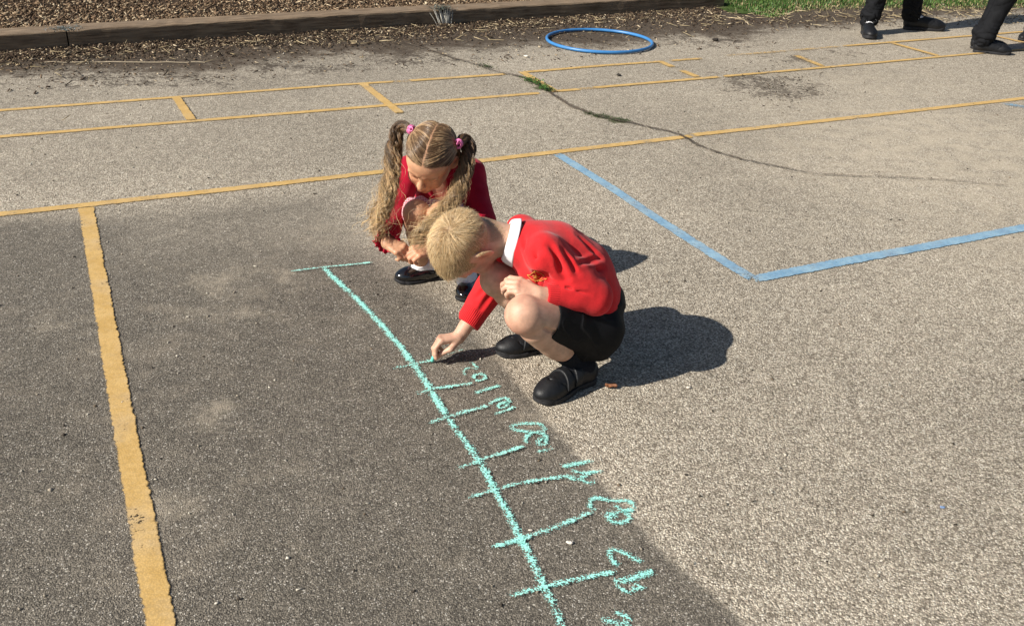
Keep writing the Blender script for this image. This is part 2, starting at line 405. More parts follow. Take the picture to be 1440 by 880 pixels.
railB = [st([(-400, 224), (0, 193), (240, 173.5), (480, 154), (760, 131.5)], .040, 1, .05), st([(776, 129.5), (818, 126)], .040, .9, .05), st([(816, 126), (835, 124.4)], .037, .45), st([(833, 124.5), (1012, 109)], .040, .95, .05),
         st([(1016, 108.5), (1180, 94), (1363, 77), (1440, 70.5), (1700, 49)], .037, .9, .05)]
strips('rail', railA, M_YEL, lad, .003); strips('rail', railB, M_YEL, lad, .003)
for px, cv in (([(247, 137), (270, 171)], 1.05), ([(510, 119), (563, 161)], 1), ([(733, 102), (783, 131)], 1), ([(926, 87), (947, 96)], .9), ([(957, 100), (982, 110)], .9), ([(1118, 79), (1158, 95)], .75), ([(1252, 61), (1322, 80.5)], .85), ([(1392, 50), (1470, 68)], .7)):
    strips('rung', [st(px, .046, cv, .03)], M_YEL, lad, .006)
bl = strips('painted_corner', [st([(783, 217), (860, 265), (925, 309), (1000, 357), (1060, 394)], .046, .95, .05), st([(1056, 394), (1180, 370), (1320, 344), (1440, 321), (1800, 252)], .050, .95, .02)], M_BLUE, z=.003)
tag(bl, 'pale blue painted corner of a court on the tarmac right of the children', 'painted marking')
bl = strips('painted_line', [st([(1405, 145), (1450, 153), (1500, 162)], .05, .62, .1)], M_BLUE)
tag(bl, 'short faint blue painted line at the far right edge', 'painted line')

CRACK_MAT = paint_material('crack_soil', (.045, .034, .024), (.13, .10, .072), .04, .45)
P_, t_ = resample(smooth_poly(gpts(crack_px), 2), .012); P_[:, :2] += (np.cumsum(rng.normal(0, .0030, (len(P_), 2)), axis=0)*.35+rng.normal(0, .0034, (len(P_), 2)))
wi = np.interp(np.linspace(0, 1, len(P_)), np.linspace(0, 1, len(wid)), wid)*rng.uniform(.55, 1.25, len(P_))*.72+.004
T_ = np.gradient(P_, axis=0); T_[:, 2] = 0; T_ /= np.linalg.norm(T_, axis=1)[:, None]; N_ = np.stack([-T_[:, 1], T_[:, 0], T_[:, 2]*0], 1)
off_ = np.linspace(-1, 1, 5); vv_ = P_[:, None]+N_[:, None]*(off_[None, :, None]*wi[:, None, None]*.6); vv_[..., 2] = .0075
id_ = np.arange(len(P_)*5).reshape(-1, 5); ff_ = np.stack([id_[:-1, :-1], id_[1:, :-1], id_[1:, 1:], id_[:-1, 1:]], -1).reshape(-1, 4)
o = mesh('crack', vv_.reshape(-1, 3), ff_, CRACK_MAT, None, False, {'side': np.tile(off_, len(P_)), 'cover': np.repeat(np.interp(np.linspace(0, 1, len(P_)), [0, .1, .55, .75, 1], [.55, .90, .80, .74, .64]), 5)})
tag(o, kind='structure')
# teal chalk number line
nl = empty('chalk_number_line', G(640, 610), 'teal chalk number line with ticks and handwritten numbers on dark tarmac', 'chalk drawing')
def ck(px, w, cover=.95, fade=.03, sm=2): return dict(P=gpts(smooth_poly(px, sm)) if sm else gpts(px), width=w*1.05+.001, cover=cover, fade=fade, step=.008, wob=.03)
main = [(455, 378), (475, 398), (500, 420), (530, 452), (560, 485), (576, 508), (600, 540), (612, 562), (630, 590), (655, 625), (676, 652), (695, 690), (715, 725), (733, 762), (750, 795), (765, 828), (778, 855), (792, 885), (810, 930)]
strips('baseline', [ck(main[:9], .023, 1.08, .03), ck(main[8:16], .021, 1.0, .0), ck(main[15:], .021, .86, .0)], M_CHALK, nl, .0058)
for px, w_, c_ in (([(408, 384), (455, 378), (490, 375), (526, 371)], .012, .95), ([(551, 521), (578, 516), (612, 508)], .015, .8), ([(586, 557), (607, 549), (640, 546), (668, 540)], .016, .95),
               ([(600, 599), (630, 589), (660, 580), (690, 572)], .016, .95), ([(640, 662), (676, 650), (705, 640), (741, 629)], .015, .9), ([(657, 703), (695, 691), (740, 680), (790, 673), (818, 672)], .014, .95),
               ([(690, 773), (733, 761), (780, 745), (834, 722)], .016, .95), ([(714, 841), (765, 828), (815, 817), (867, 806)], .016, .98)):
    strips('tick_mark', [ck(px, w_, c_, .025)], M_CHALK, nl, .0072)
def glyph(org, sc, strokes, w=.0095, cover=.95, label=None):
    its = [ck([(org[0]+x/sc, org[1]+y/sc) for x, y in s_[0]], (s_[1] if len(s_) > 1 else w)*1.5, (s_[2] if len(s_) > 2 else cover)*1.13, .012) for s_ in strokes]
    g_ = strips('number', its, M_CHALK, nl, .0045)
    if label: g_['label'] = label
a_, b_ = (620, 500), (700, 640)
glyph(a_, 5.5, [([(205, 165), (178, 152), (180, 118), (210, 103), (262, 106), (296, 120)], .007, .75), ([(232, 58), (262, 85), (296, 118)], .008, .85), ([(250, 195), (256, 162), (305, 148), (352, 168), (338, 192), (290, 206), (258, 200)], .009, .85)], label='small number just below the first tick, by the far shoe')
glyph(a_, 5.5, [([(262, 302), (330, 275), (430, 246), (470, 244)], .011, .85)])
glyph(a_, 5.5, [([(370, 392), (400, 365), (450, 345), (500, 332), (528, 362), (545, 380)], .010, .85), ([(528, 362), (500, 410), (452, 418), (436, 392), (480, 372), (530, 372)], .009, .82), ([(408, 462), (480, 445), (578, 404)], .009, .85)])
glyph(a_, 5.5, [([(690, 600), (600, 590), (545, 578), (545, 550), (620, 538), (740, 528), (795, 550), (802, 582), (770, 602), (700, 600), (655, 640), (652, 672), (692, 690)], .011, .84), ([(740, 610), (800, 612), (818, 660), (795, 702), (752, 704), (748, 672), (800, 640)], .012, .86), ([(742, 758), (800, 740), (880, 722)], .010, .8)])
glyph(b_, 3.667, [([(325, 66), (400, 52), (498, 33)], .013, .85), ([(370, 80), (430, 102), (480, 96), (548, 84)], .011, .85), ([(340, 110), (380, 132), (420, 135), (478, 92)], .011, .86), ([(425, 128), (462, 156), (506, 140)], .010, .8)])
glyph(b_, 3.667, [([(520, 290), (476, 284), (472, 240), (508, 220), (560, 238), (620, 243), (680, 238), (705, 275), (672, 297), (622, 282), (596, 258)], .011, .84), ([(690, 285), (630, 295), (555, 325), (575, 345), (620, 360), (668, 345), (682, 318), (636, 300)], .011, .84), ([(548, 332), (570, 318), (605, 302)], .022, .9)])
glyph(b_, 3.667, [([(620, 582), (590, 545), (572, 505), (592, 488), (680, 522), (748, 566)], .012, .88), ([(588, 658), (680, 650), (740, 622), (812, 602)], .014, .9), ([(596, 664), (640, 698), (680, 722), (705, 690), (752, 690)], .010, .82), ([(700, 668), (730, 684), (762, 700)], .010, .8)])
glyph(b_, 3.667, [([(525, 842), (560, 862), (610, 866), (684, 872)], .011, .85), ([(602, 834), (616, 812), (660, 840), (692, 862)], .011, .85), ([(600, 880), (640, 900), (700, 890)], .011, .8)])
o = strips('chalk_scribble', [ck([(600, 499), (616, 501), (640, 497), (652, 492)], .004, .75, .01)], M_CHALK, None, .004)
tag(o, 'thin pale chalk line on the tarmac behind the drawing hand', 'chalk mark')

# ------------------------------------------------------------------ scatter helper
def boxes(C, ax, ay, az, hx, hy, hz, bend=None):
    """many little six-sided slivers at once. C Nx3, axes Nx3, half sizes N"""
    sg = np.array([(-1, -1, -1), (1, -1, -1), (1, 1, -1), (-1, 1, -1), (-1, -1, 1), (1, -1, 1), (1, 1, 1), (-1, 1, 1)], float)
    taper = rng.uniform(.35, 1.0, (len(C), 8, 1))
    v = C[:, None] + ax[:, None]*(hx[:, None]*sg[None, :, 0])[..., None]*(.8+.2*taper) + ay[:, None]*(hy[:, None]*sg[None, :, 1])[..., None]*taper + az[:, None]*(hz[:, None]*sg[None, :, 2])[..., None]
    f0 = np.array([(0, 3, 2, 1), (4, 5, 6, 7), (0, 1, 5, 4), (1, 2, 6, 5), (2, 3, 7, 6), (3, 0, 4, 7)])
    f = (np.arange(len(C))*8)[:, None, None] + f0[None]
    return v.reshape(-1, 3), f.reshape(-1, 4)
def rand_frames(n_, tilt):
    a = rng.uniform(0, 2*math.pi, n_); tl = rng.normal(0, tilt, n_); rl = rng.normal(0, tilt, n_)
    ax = np.stack([np.cos(a)*np.cos(tl), np.sin(a)*np.cos(tl), np.sin(tl)], 1)
    up = np.stack([np.sin(rl)*-np.sin(a), np.sin(rl)*np.cos(a), np.cos(rl)], 1)
    ay = np.cross(up, ax); ay /= np.linalg.norm(ay, axis=1)[:, None]; az = np.cross(ax, ay)
    return ax, ay, az
def chip_cols(n_, pal, p):
    pal = np.array(pal); c = pal[rng.choice(len(pal), n_, p=p)]*rng.uniform(.7, 1.25, (n_, 1)); return np.clip(c, 0, 1)
M_CHIP = attr_mat('bark_and_wood_chips', .85, .2, .15, 90)
M_MULCH = flat_mat('dark_mulch_soil', (.075, .052, .034), .95, .1, .5, 25, 1.0, 60, .02)

# timber edging: railway sleepers laid end to end
bA, bB = G(0, 75), G(960, 14)
bd = nrm(bB-bA); bn = V(-bd[1], bd[0], 0)
def on_beam(px_):     # distance along the beam face of the picture column px_
    best = min(np.linspace(-4, 9, 2601), key=lambda s: abs(proj_x(bA+bd*s)-px_)); return best
def proj_x(P):
    q = R.T@(np.asarray(P)-CP); return CX+FOC*q[0]/-q[2]
BH, BW = .105, .20
def wood_material():
    m, t, b = new_mat('weathered_sleeper_timber'); n = N(t)
    a = n.attr('bc').outputs['Vector']
    mp = n.n('Mapping'); n.l(a, mp.inputs[0]); mp.inputs['Scale'].default_value = (2.2, 34, 34)
    g_ = n.noise(mp.outputs[0], 2.0, 6, .65); p = n.pos(); k = n.noise(p, 7, 5, .6)
    c = n.mix(n.ramp(g_, .32, .68), (.10, .066, .040), (.30, .22, .145))
    c = n.mix(n.ramp(k, .4, .75, 0, .6), c, (.22, .17, .12))
    n.l(c, b.inputs['Base Color']); setp(b, rough=.85, spec=.25)
    n.l(n.bump(n.math('ADD', g_, n.math('MULTIPLY', k, .3)), .8, .008), b.inputs['Normal'])
    return m
M_WOOD = wood_material()
joints = [-3.2, on_beam(97), on_beam(622), on_beam(1018)]
for i in range(3):
    s0, s1 = joints[i]+.004, joints[i+1]-.004
    L = np.linspace(s0, s1, 40); r_ = .010
    prof = [(0, 0), (0, BH-r_), (.003, BH-.003), (r_, BH), (BW-r_, BH), (BW-.003, BH-.003), (BW, BH-r_), (BW, 0)]
    vs, bc = [], []
    zoff = (0, .004, -.002)[i]
    for s in L:
        for (q, z) in prof:
            e = rng.normal(0, .0012, 2)
            P = bA+bd*s+bn*(q+e[0]); vs.append((P[0], P[1], z+zoff*(z > 0)+e[1]*(z > 0)+(0 if z > 0 else -.01))); bc.append((s, q+i, z))
    k = len(prof); fs = []
    for j in range(len(L)-1):
        for q in range(k):
            a, b = j*k+q, j*k+(q+1) % k
            fs.append((a, b, b+k, a+k))
    fs.append(tuple(range(k))[::-1]); fs.append(tuple((len(L)-1)*k+q for q in range(k)))
    o = mesh('timber_sleeper', vs, fs, M_WOOD, None, False, {'bc': np.array(bc)})
    tag(o, ('weathered timber sleeper at the left end of the bark bed edging', 'weathered timber sleeper in the middle of the bark bed edging, behind the girl',
            'weathered timber sleeper at the right end of the edging, behind the blue hoop')[i], 'sleeper', 'timber sleepers edging the bark bed')

# bark bed behind the sleepers
c0, c1 = bA+bd*-3.2+bn*(BW+.0), bA+bd*joints[3]+bn*(BW+.0)
far = 5.5
mx, my = np.meshgrid(np.linspace(0, 1, 90), np.linspace(0, 1, 60), indexing='ij')
bp = c0+(c1-c0)*mx[..., None] + bn*(my[..., None]*far)
bp[..., 2] = .075+.012*np.sin(mx*37+my*11)+rng.normal(0, .004, mx.shape)
id_ = np.arange(90*60).reshape(90, 60)
bf = np.stack([id_[:-1, :-1], id_[1:, :-1], id_[1:, 1:], id_[:-1, 1:]], -1).reshape(-1, 4)
o = mesh('bark_bed', bp.reshape(-1, 3), bf, M_MULCH); tag(o, kind='structure')
n_ = 70000
u_ = rng.uniform(0, 1, n_); v_ = rng.uniform(0, 1, n_)**1.7
C = c0+(c1-c0)*u_[:, None]+bn*(v_[:, None]*far*.9+.005); C[:, 2] = rng.uniform(.078, .100, n_)
ax, ay, az = rand_frames(n_, .35)
v, f = boxes(C, ax, ay, az, rng.gamma(2.2, .0042, n_)+.002, rng.gamma(2.2, .0017, n_)+.0014, rng.uniform(.001, .0035, n_))
cc = chip_cols(n_, [(.10, .062, .036), (.19, .125, .075), (.33, .24, .15), (.52, .42, .28), (.045, .03, .02)], [.26, .30, .24, .09, .11])
o = mesh('wood_chips', v, f, M_CHIP, None, False, {'Col': np.repeat(cc, 8, 0)}); tag(o, kind='stuff')
# loose chips, bark and straw spilt on the tarmac in front of the sleepers
def sc_px(n_, xr, f_y, jit):
    x = rng.uniform(xr[0], xr[1], n_); y = f_y(x)+jit(n_); return np.array([G(a, b) for a, b in zip(x, y)])
beam_y = lambda x: 75-(x/960)*61
P1 = sc_px(9000, (-40, 1015), beam_y, lambda k: rng.gamma(1.6, 5.0, k)+1)
P2 = sc_px(900, (-40, 1100), beam_y, lambda k: rng.uniform(0, 60, k))
P3 = sc_px(900, (960, 1440), lambda x: 34-(x-960)*.028, lambda k: rng.normal(0, 7, k))
P4 = np.array([G(a, b) for a, b in zip(rng.normal(1092, 36, 260), rng.normal(120, 17, 260))])
C = np.concatenate([P1, P2, P3, P4]); n_ = len(C); C[:, 2] = rng.uniform(.002, .012, n_)
C[:9000, 2] += rng.uniform(0, .025, 9000)*np.exp(-np.abs(((C[:9000]-bA)@bn))/.08)
ax, ay, az = rand_frames(n_, .25)
szf = np.ones(n_); szf[-260:] = .45
v, f = boxes(C, ax, ay, az, (rng.gamma(2.0, .0034, n_)+.002)*szf, (rng.gamma(2.2, .0012, n_)+.0009)*szf, rng.uniform(.0008, .0022, n_))
cc = chip_cols(n_, [(.06, .04, .026), (.16, .11, .07), (.34, .26, .16), (.56, .46, .32)], [.60, .22, .12, .06])
cc[-260:] *= .35
o = mesh('bark_litter', v, f, M_CHIP, None, False, {'Col': np.repeat(cc, 8, 0)}); tag(o, kind='stuff')
# straws
ns = 380
Cs_ = np.concatenate([sc_px(160, (0, 1015), beam_y, lambda k: rng.gamma(2, 7, k)), sc_px(220, (990, 1440), lambda x: 28-(x-990)*.02, lambda k: rng.normal(0, 6, k))]); Cs_[:, 2] = rng.uniform(.006, .02, ns)
ax, ay, az = rand_frames(ns, .15)
v, f = boxes(Cs_, ax, ay, az, rng.uniform(.02, .07, ns), np.full(ns, .0016), np.full(ns, .0012))
cc = chip_cols(ns, [(.55, .45, .28), (.42, .34, .2)], [.5, .5])
o = mesh('dry_straw', v, f, M_CHIP, None, False, {'Col': np.repeat(cc, 8, 0)}); tag(o, kind='stuff')
# a long dry stem lying below the edging
def tube_arrays(P, rad, sides=5):
    P = np.asarray(P, float); T = np.gradient(P, axis=0); T /= np.linalg.norm(T, axis=1)[:, None]+1e-12
    ref = np.where(np.abs(T[:, 2:3]) > .9, V(1, 0, 0)[None], V(0, 0, 1)[None]); A = np.cross(T, ref); A /= np.linalg.norm(A, axis=1)[:, None]; B = np.cross(T, A)
    rad = np.broadcast_to(rad, len(P)); th = np.linspace(0, 2*math.pi, sides, endpoint=False)
    v = P[:, None] + (A[:, None]*np.cos(th)[None, :, None]+B[:, None]*np.sin(th)[None, :, None])*rad[:, None, None]
    id_ = np.arange(len(P)*sides).reshape(len(P), sides); nx_ = np.roll(id_, -1, 1)
    f = np.stack([id_[:-1], nx_[:-1], nx_[1:], id_[1:]], -1).reshape(-1, 4)
    return v.reshape(-1, 3), f
P = resample(gpts([(62, 88), (120, 87), (200, 88), (288, 88)], .008), .05)[0]; P[:, 2] += rng.normal(0, .002, len(P))
v, f = tube_arrays(P, .0028); o = mesh('dry_stem', v, f, M_CHIP, None, True, {'Col': np.tile([.50, .42, .30], (len(v), 1))})
tag(o, 'long thin dry stem lying on the soil below the left sleeper', 'twig')

# hoop
def torus_mesh(c, Rr, rr, n1=96, n2=14):
    a = np.linspace(0, 2*math.pi, n1, endpoint=False); b = np.linspace(0, 2*math.pi, n2, endpoint=False)
    A, B = np.meshgrid(a, b, indexing='ij')
    wob_ = 1+.006*np.sin(2*A+.5)
    v = np.stack([c[0]+(Rr*wob_+rr*np.cos(B))*np.cos(A), c[1]+(Rr*wob_+rr*np.cos(B))*np.sin(A), c[2]+rr*np.sin(B)], -1).reshape(-1, 3)
    id_ = np.arange(n1*n2).reshape(n1, n2); i1 = np.roll(id_, -1, 0)
    f = np.stack([id_, i1, np.roll(i1, -1, 1), np.roll(id_, -1, 1)], -1).reshape(-1, 4)
    return v, f
M_HOOP = flat_mat('blue_plastic_hoop', (.045, .20, .47), .38, .5, .12, 12, .1, 40, .002)
hc = G(843, 57.5, .013); hc[2] = .0145
v, f = torus_mesh(hc, .362, .0105); v[:, 1] = hc[1]+(v[:, 1]-hc[1])*1.03
o = mesh('hula_hoop', v, f, M_HOOP); tag(o, 'blue plastic hula hoop lying flat on the tarmac', 'hula hoop')

# ------------------------------------------------------------------ plants
M_LEAF = attr_mat('weed_leaves', .55, .4, .15, 60)
def leaf_quads(base, dirs, ups, L, W, cols):
    """two-segment pointed leaves, slightly folded; arrays"""
    side = np.cross(dirs, ups); side /= np.linalg.norm(side, axis=1)[:, None]+1e-9
    L = L[:, None]; W = W[:, None]
    p0 = base; p1 = base+dirs*L*.5+side*W*.5+ups*L*.10; p2 = base+dirs*L*.5-side*W*.5+ups*L*.10; p3 = base+dirs*L-ups*L*.05; pc = base+dirs*L*.5+ups*L*.02
    v = np.stack([p0, p1, p3, p2, pc], 1).reshape(-1, 3)
    f = (np.arange(len(base))*5)[:, None, None]+np.array([(0, 1, 4, 4), (0, 4, 2, 2)])[None]*0
    k = np.arange(len(base))*5
    f = np.concatenate([np.stack([k, k+4, k+1], 1), np.stack([k+1, k+4, k+2], 1), np.stack([k, k+3, k+4], 1), np.stack([k+3, k+2, k+4], 1)])
    return v, f, np.repeat(cols, 5, 0)
def weed(name, pxs, n_, spread, hgt, L, W, pal, label, cat, group=None):
    cs = gpts(pxs); i = rng.integers(0, len(cs), n_); base = cs[i]+rng.normal(0, 1, (n_, 3))*np.array([spread, spread, 0]); base[:, 2] = rng.uniform(0.001, hgt, n_)
    a = rng.uniform(0, 2*math.pi, n_); e = rng.uniform(.05, .8, n_)
    d = np.stack([np.cos(a)*np.cos(e), np.sin(a)*np.cos(e), np.sin(e)], 1); up = np.tile([0, 0, 1.], (n_, 1))
    cols = chip_cols(n_, pal, [1/len(pal)]*len(pal))
    v, f, c = leaf_quads(base, d, up, rng.uniform(.6, 1.3, n_)*L, rng.uniform(.7, 1.2, n_)*W, cols)
    o = mesh(name, v, f, M_LEAF, None, False, {'Col': c}); tag(o, label, cat, group); return o
GP_ = 'small weeds growing along the crack'
green = [(.05, .12, .02), (.09, .17, .035), (.03, .07, .015)]
weed('weed', [(742, 114), (748, 117), (755, 119), (760, 122)], 190, .016, .022, .016, .011, green, 'leafy green weed in the crack across the yellow ladder', 'weed', GP_)
weed('weed', [(766, 126), (770, 129)], 150, .014, .02, .016, .011, green, 'small green weed where the crack meets the near yellow rail', 'weed', GP_)
weed('moss', [(828, 161), (842, 164), (856, 167), (868, 169), (880, 171)], 420, .016, .008, .009, .006, [(.045, .075, .018), (.03, .05, .014)], None, None)['kind'] = 'stuff'
weed('moss', [(678, 92), (686, 96)], 120, .02, .008, .01, .007, [(.045, .075, .018), (.04, .05, .016)], None, None)['kind'] = 'stuff'
# grass bank top right
def blades(C, h, col, lean=.5, w=.0035):
    n_ = len(C); a = rng.uniform(0, 2*math.pi, n_); l_ = np.abs(rng.normal(0, lean, n_)); d = np.stack([np.cos(a)*np.sin(l_), np.sin(a)*np.sin(l_), np.cos(l_)], 1)
    s = np.stack([-np.sin(a), np.cos(a), 0*a], 1); h = h[:, None]
    p = [C-s*w, C+s*w, C+d*h*.55-s*w*.8, C+d*h*.55+s*w*.8]
    d2 = d.copy(); d2[:, 2] -= .45; tip = C+d*h*.55+d2*h*.45
    v = np.stack(p+[tip], 1).reshape(-1, 3); k = np.arange(n_)*5
    f = np.concatenate([np.stack([k, k+1, k+3], 1), np.stack([k, k+3, k+2], 1), np.stack([k+2, k+3, k+4], 1)])
    return v, f, np.repeat(col, 5, 0)
edge_px = [(1010, 22), (1030, 27), (1060, 28), (1090, 25), (1120, 17), (1180, 14), (1250, 14), (1320, 15), (1380, 13), (1440, 12), (1600, 8)]
ep = np.array(edge_px, float)
nb = 26000
x = rng.uniform(1006, 1600, nb); y = np.interp(x, ep[:, 0], ep[:, 1]) - rng.exponential(16, nb)+rng.normal(0, 1.5, nb)
C = np.array([G(a, max(b, -60)) for a, b in zip(x, y)])
keep = ((C-(bA+bd*joints[3]))@bd > .03) & ~((x > 1108) & (rng.uniform(0, 1, nb) < .5*np.exp(-np.maximum(0, np.interp(x, ep[:, 0], ep[:, 1])-y)/12)+.12)); C = C[keep]; y = y[keep]; x = x[keep]; nb = len(C)
near = np.interp(x, ep[:, 0], ep[:, 1])-y
dryp = np.clip(.60*np.exp(-near/5)*np.where(x < 1105, .35, 1)+.16, 0, 1); isdry = rng.uniform(0, 1, nb) < dryp
col = np.where(isdry[:, None], chip_cols(nb, [(.34, .28, .14), (.22, .17, .09)], [.5, .5]), chip_cols(nb, [(.06, .13, .022), (.10, .18, .04), (.035, .08, .015)], [.4, .35, .25]))
v, f, c = blades(C, rng.uniform(.014, .042, nb)*np.clip(.45+near/9, .45, 1.25), col, .75)
o = mesh('grass', v, f, M_LEAF, None, False, {'Col': c}); tag(o, kind='stuff')
lawn = gpts([(1012, 14), (1030, 20), (1060, 21), (1090, 18), (1120, 10), (1180, 7), (1250, 7), (1320, 8), (1440, 6), (1700, 0)])
far_l = lawn+V(-1.5, 28, 0); far_l[:, 0] += np.linspace(0, 12, len(lawn))
lv = np.concatenate([lawn, far_l]); lv[:, 2] = .006; k = len(lawn)
lf = np.array([(i, i+1, k+i+1, k+i) for i in range(k-1)])
M_LAWN = flat_mat('lawn_soil', (.055, .085, .022), .95, .1, .5, 12, 1.0, 40, .02)
o = mesh('lawn', lv, lf, M_LAWN, None, False); tag(o, kind='structure')
# dried tuft hanging over the sleeper joint, and lichen on the other joint
M_DRY = attr_mat('dried_stems', .8, .2, .1, 60)
tc = bA+bd*joints[2]
tf = empty('dried_plant', (tc[0], tc[1], 0), 'pale dried plant tuft growing at the sleeper joint above the girl', 'plant')
Vv, Ff, Cc, o_ = [], [], [], 0
for i in range(46):
    q = rng.normal(0, .022); top = tc+bd*(q*1.5)-bn*.012+V(0, 0, rng.uniform(.085, .125)); bot = tc+bd*(q*.8)-bn*rng.uniform(.03, .05)
    mid = (top+bot)/2-bn*.014
    Pp = smooth_poly([bot, mid, top], 2); v, f = tube_arrays(Pp, np.linspace(.0028, .0016, len(Pp)), 4); Vv.append(v); Ff.append(f+o_); o_ += len(v)
    Cc.append(np.tile(np.array((.55, .53, .47))*rng.uniform(.5, 1.15), (len(v), 1)))
mesh('stems', np.concatenate(Vv), np.concatenate(Ff), M_DRY, tf, True, {'Col': np.concatenate(Cc)})
nL = 260; base = tc[None]+bd*rng.normal(0, .035, (nL, 1))+bn*rng.uniform(-.03, .06, (nL, 1)); base[:, 2] = rng.uniform(.105, .13, nL)
a = rng.uniform(0, 6.28, nL); d = np.stack([np.cos(a), np.sin(a), rng.uniform(-.1, .5, nL)], 1)
v, f, c = leaf_quads(base, d, np.tile([0, 0, 1.], (nL, 1)), rng.uniform(.012, .03, nL), rng.uniform(.005, .01, nL), chip_cols(nL, [(.10, .12, .10), (.22, .25, .22), (.05, .06, .05)], [.4, .3, .3]))
mesh('leaves', v, f, M_DRY, tf, False, {'Col': c})
tc = bA+bd*joints[1]+bn*.06
nL = 220; base = tc[None]+bd*rng.normal(0, .05, (nL, 1))+bn*rng.normal(0, .03, (nL, 1)); base[:, 2] = BH+rng.uniform(.001, .01, nL)
a = rng.uniform(0, 6.28, nL); d = np.stack([np.cos(a), np.sin(a), rng.uniform(-.1, .3, nL)], 1)
v, f, c = leaf_quads(base, d, np.tile([0, 0, 1.], (nL, 1)), rng.uniform(.010, .03, nL), rng.uniform(.004, .008, nL), chip_cols(nL, [(.16, .20, .20), (.30, .34, .34), (.08, .09, .08)], [.4, .3, .3]))
o = mesh('lichen', v, f, M_DRY, None, False, {'Col': c}); tag(o, kind='stuff')

# ------------------------------------------------------------------ loose pebbles and leaf
def pebble(px, py, r_, col, label, cat='pebble', flat=.6, name='pebble'):
    c = G(px, py); n1, n2 = 10, 7; vs = []
    ph = rng.uniform(0, 6, 6)
    for i in range(n1):
        for j in range(n2):
            a = 2*math.pi*i/n1; b = math.pi*j/(n2-1); k = 1+.18*math.sin(2*a+ph[0])+.12*math.sin(3*a+2*b+ph[1])+.1*math.sin(3*b+ph[2])
            vs.append((c[0]+r_*k*math.sin(b)*math.cos(a)*1.25, c[1]+r_*k*math.sin(b)*math.sin(a), r_*flat*(1+math.cos(b)*k)))
    id_ = np.arange(n1*n2).reshape(n1, n2); i1 = np.roll(id_, -1, 0)
    f = np.stack([id_[:, :-1], id_[:, 1:], i1[:, 1:], i1[:, :-1]], -1).reshape(-1, 4)
    o = mesh(name, np.array(vs), f, M_STONE, None, True, {'Col': np.tile(col, (len(vs), 1))}); tag(o, label, cat, 'loose pebbles on the tarmac' if cat == 'pebble' else None)
M_STONE = attr_mat('loose_stone', .8, .3, .2, 200, .6, 300, .001)
pebble(968, 546, .0050, (.60, .55, .46), 'pale pebble on tarmac right of the brown leaf, by the shadow')
pebble(949, 559+21, .0032, (.55, .50, .42), 'tiny pale pebble on the coarse tarmac below the boy\'s shadow')
pebble(801, 764, .0055, (.62, .57, .50), 'pale pebble on dark tarmac right of the chalk baseline')
pebble(746, 746, .0035, (.55, .50, .42), 'small pebble just right of the chalk baseline')
pebble(1325, 714, .0042, (.20, .30, .50), 'tiny blue stone on the coarse tarmac at lower right')
pebble(740, 81, .012, (.62, .58, .50), 'white stone on the tarmac below the hoop, above the ladder')
pebble(870, 107, .013, (.03, .025, .02), 'small dark clod inside the yellow ladder', 'clod', .5, 'soil_clod')
pebble(1006, 58, .016, (.03, .025, .02), 'dark clod of soil on the tarmac right of the hoop', 'clod', .6, 'soil_clod')
pebble(965, 668, .0035, (.035, .03, .025), 'tiny dark speck on the coarse tarmac near the patch edge', 'clod', .5, 'soil_clod')
# brown curled leaf
c = G(859, 546); lv = []; nu, nv_ = 9, 7
for i in range(nu):
    for j in range(nv_):
        u, v0 = i/(nu-1)*2-1, j/(nv_-1)*2-1
        hw = .0085*math.sqrt(max(0, 1-u*u*.92))
        lv.append((c[0]+u*.016*.95+v0*hw*.3, c[1]-u*.016*.35+v0*hw, .003+.006*v0*v0+.003*math.sin(u*3)+.003))
id_ = np.arange(nu*nv_).reshape(nu, nv_); lf = np.stack([id_[:-1, :-1], id_[1:, :-1], id_[1:, 1:], id_[:-1, 1:]], -1).reshape(-1, 4)
M_DLEAF = flat_mat('brown_dead_leaf', (.17, .065, .025), .6, .4, .4, 200, .5, 300, .001)
o = mesh('dead_leaf', lv, lf, M_DLEAF); sm = o.modifiers.new('s', 'SOLIDIFY'); sm.thickness = .0012
tag(o, 'small curled brown leaf on the tarmac behind the boy\'s near shoe', 'leaf')
# fine loose grit over the yard
ng = 1800
C = np.stack([rng.uniform(-3, 4, ng), rng.uniform(1.0, 7.2, ng), np.full(ng, .002)], 1)
ax, ay, az = rand_frames(ng, .3)
v, f = boxes(C, ax, ay, az, rng.gamma(3, .0007, ng)+.0008, rng.gamma(3, .0006, ng)+.0008, rng.uniform(.0008, .0022, ng))
cc = chip_cols(ng, [(.50, .46, .38), (.30, .26, .2), (.05, .04, .03), (.16, .12, .08)], [.4, .25, .2, .15])
o = mesh('loose_grit', v, f, M_STONE, None, False, {'Col': np.repeat(cc, 8, 0)}); tag(o, kind='stuff')
from mathutils.bvhtree import BVHTree
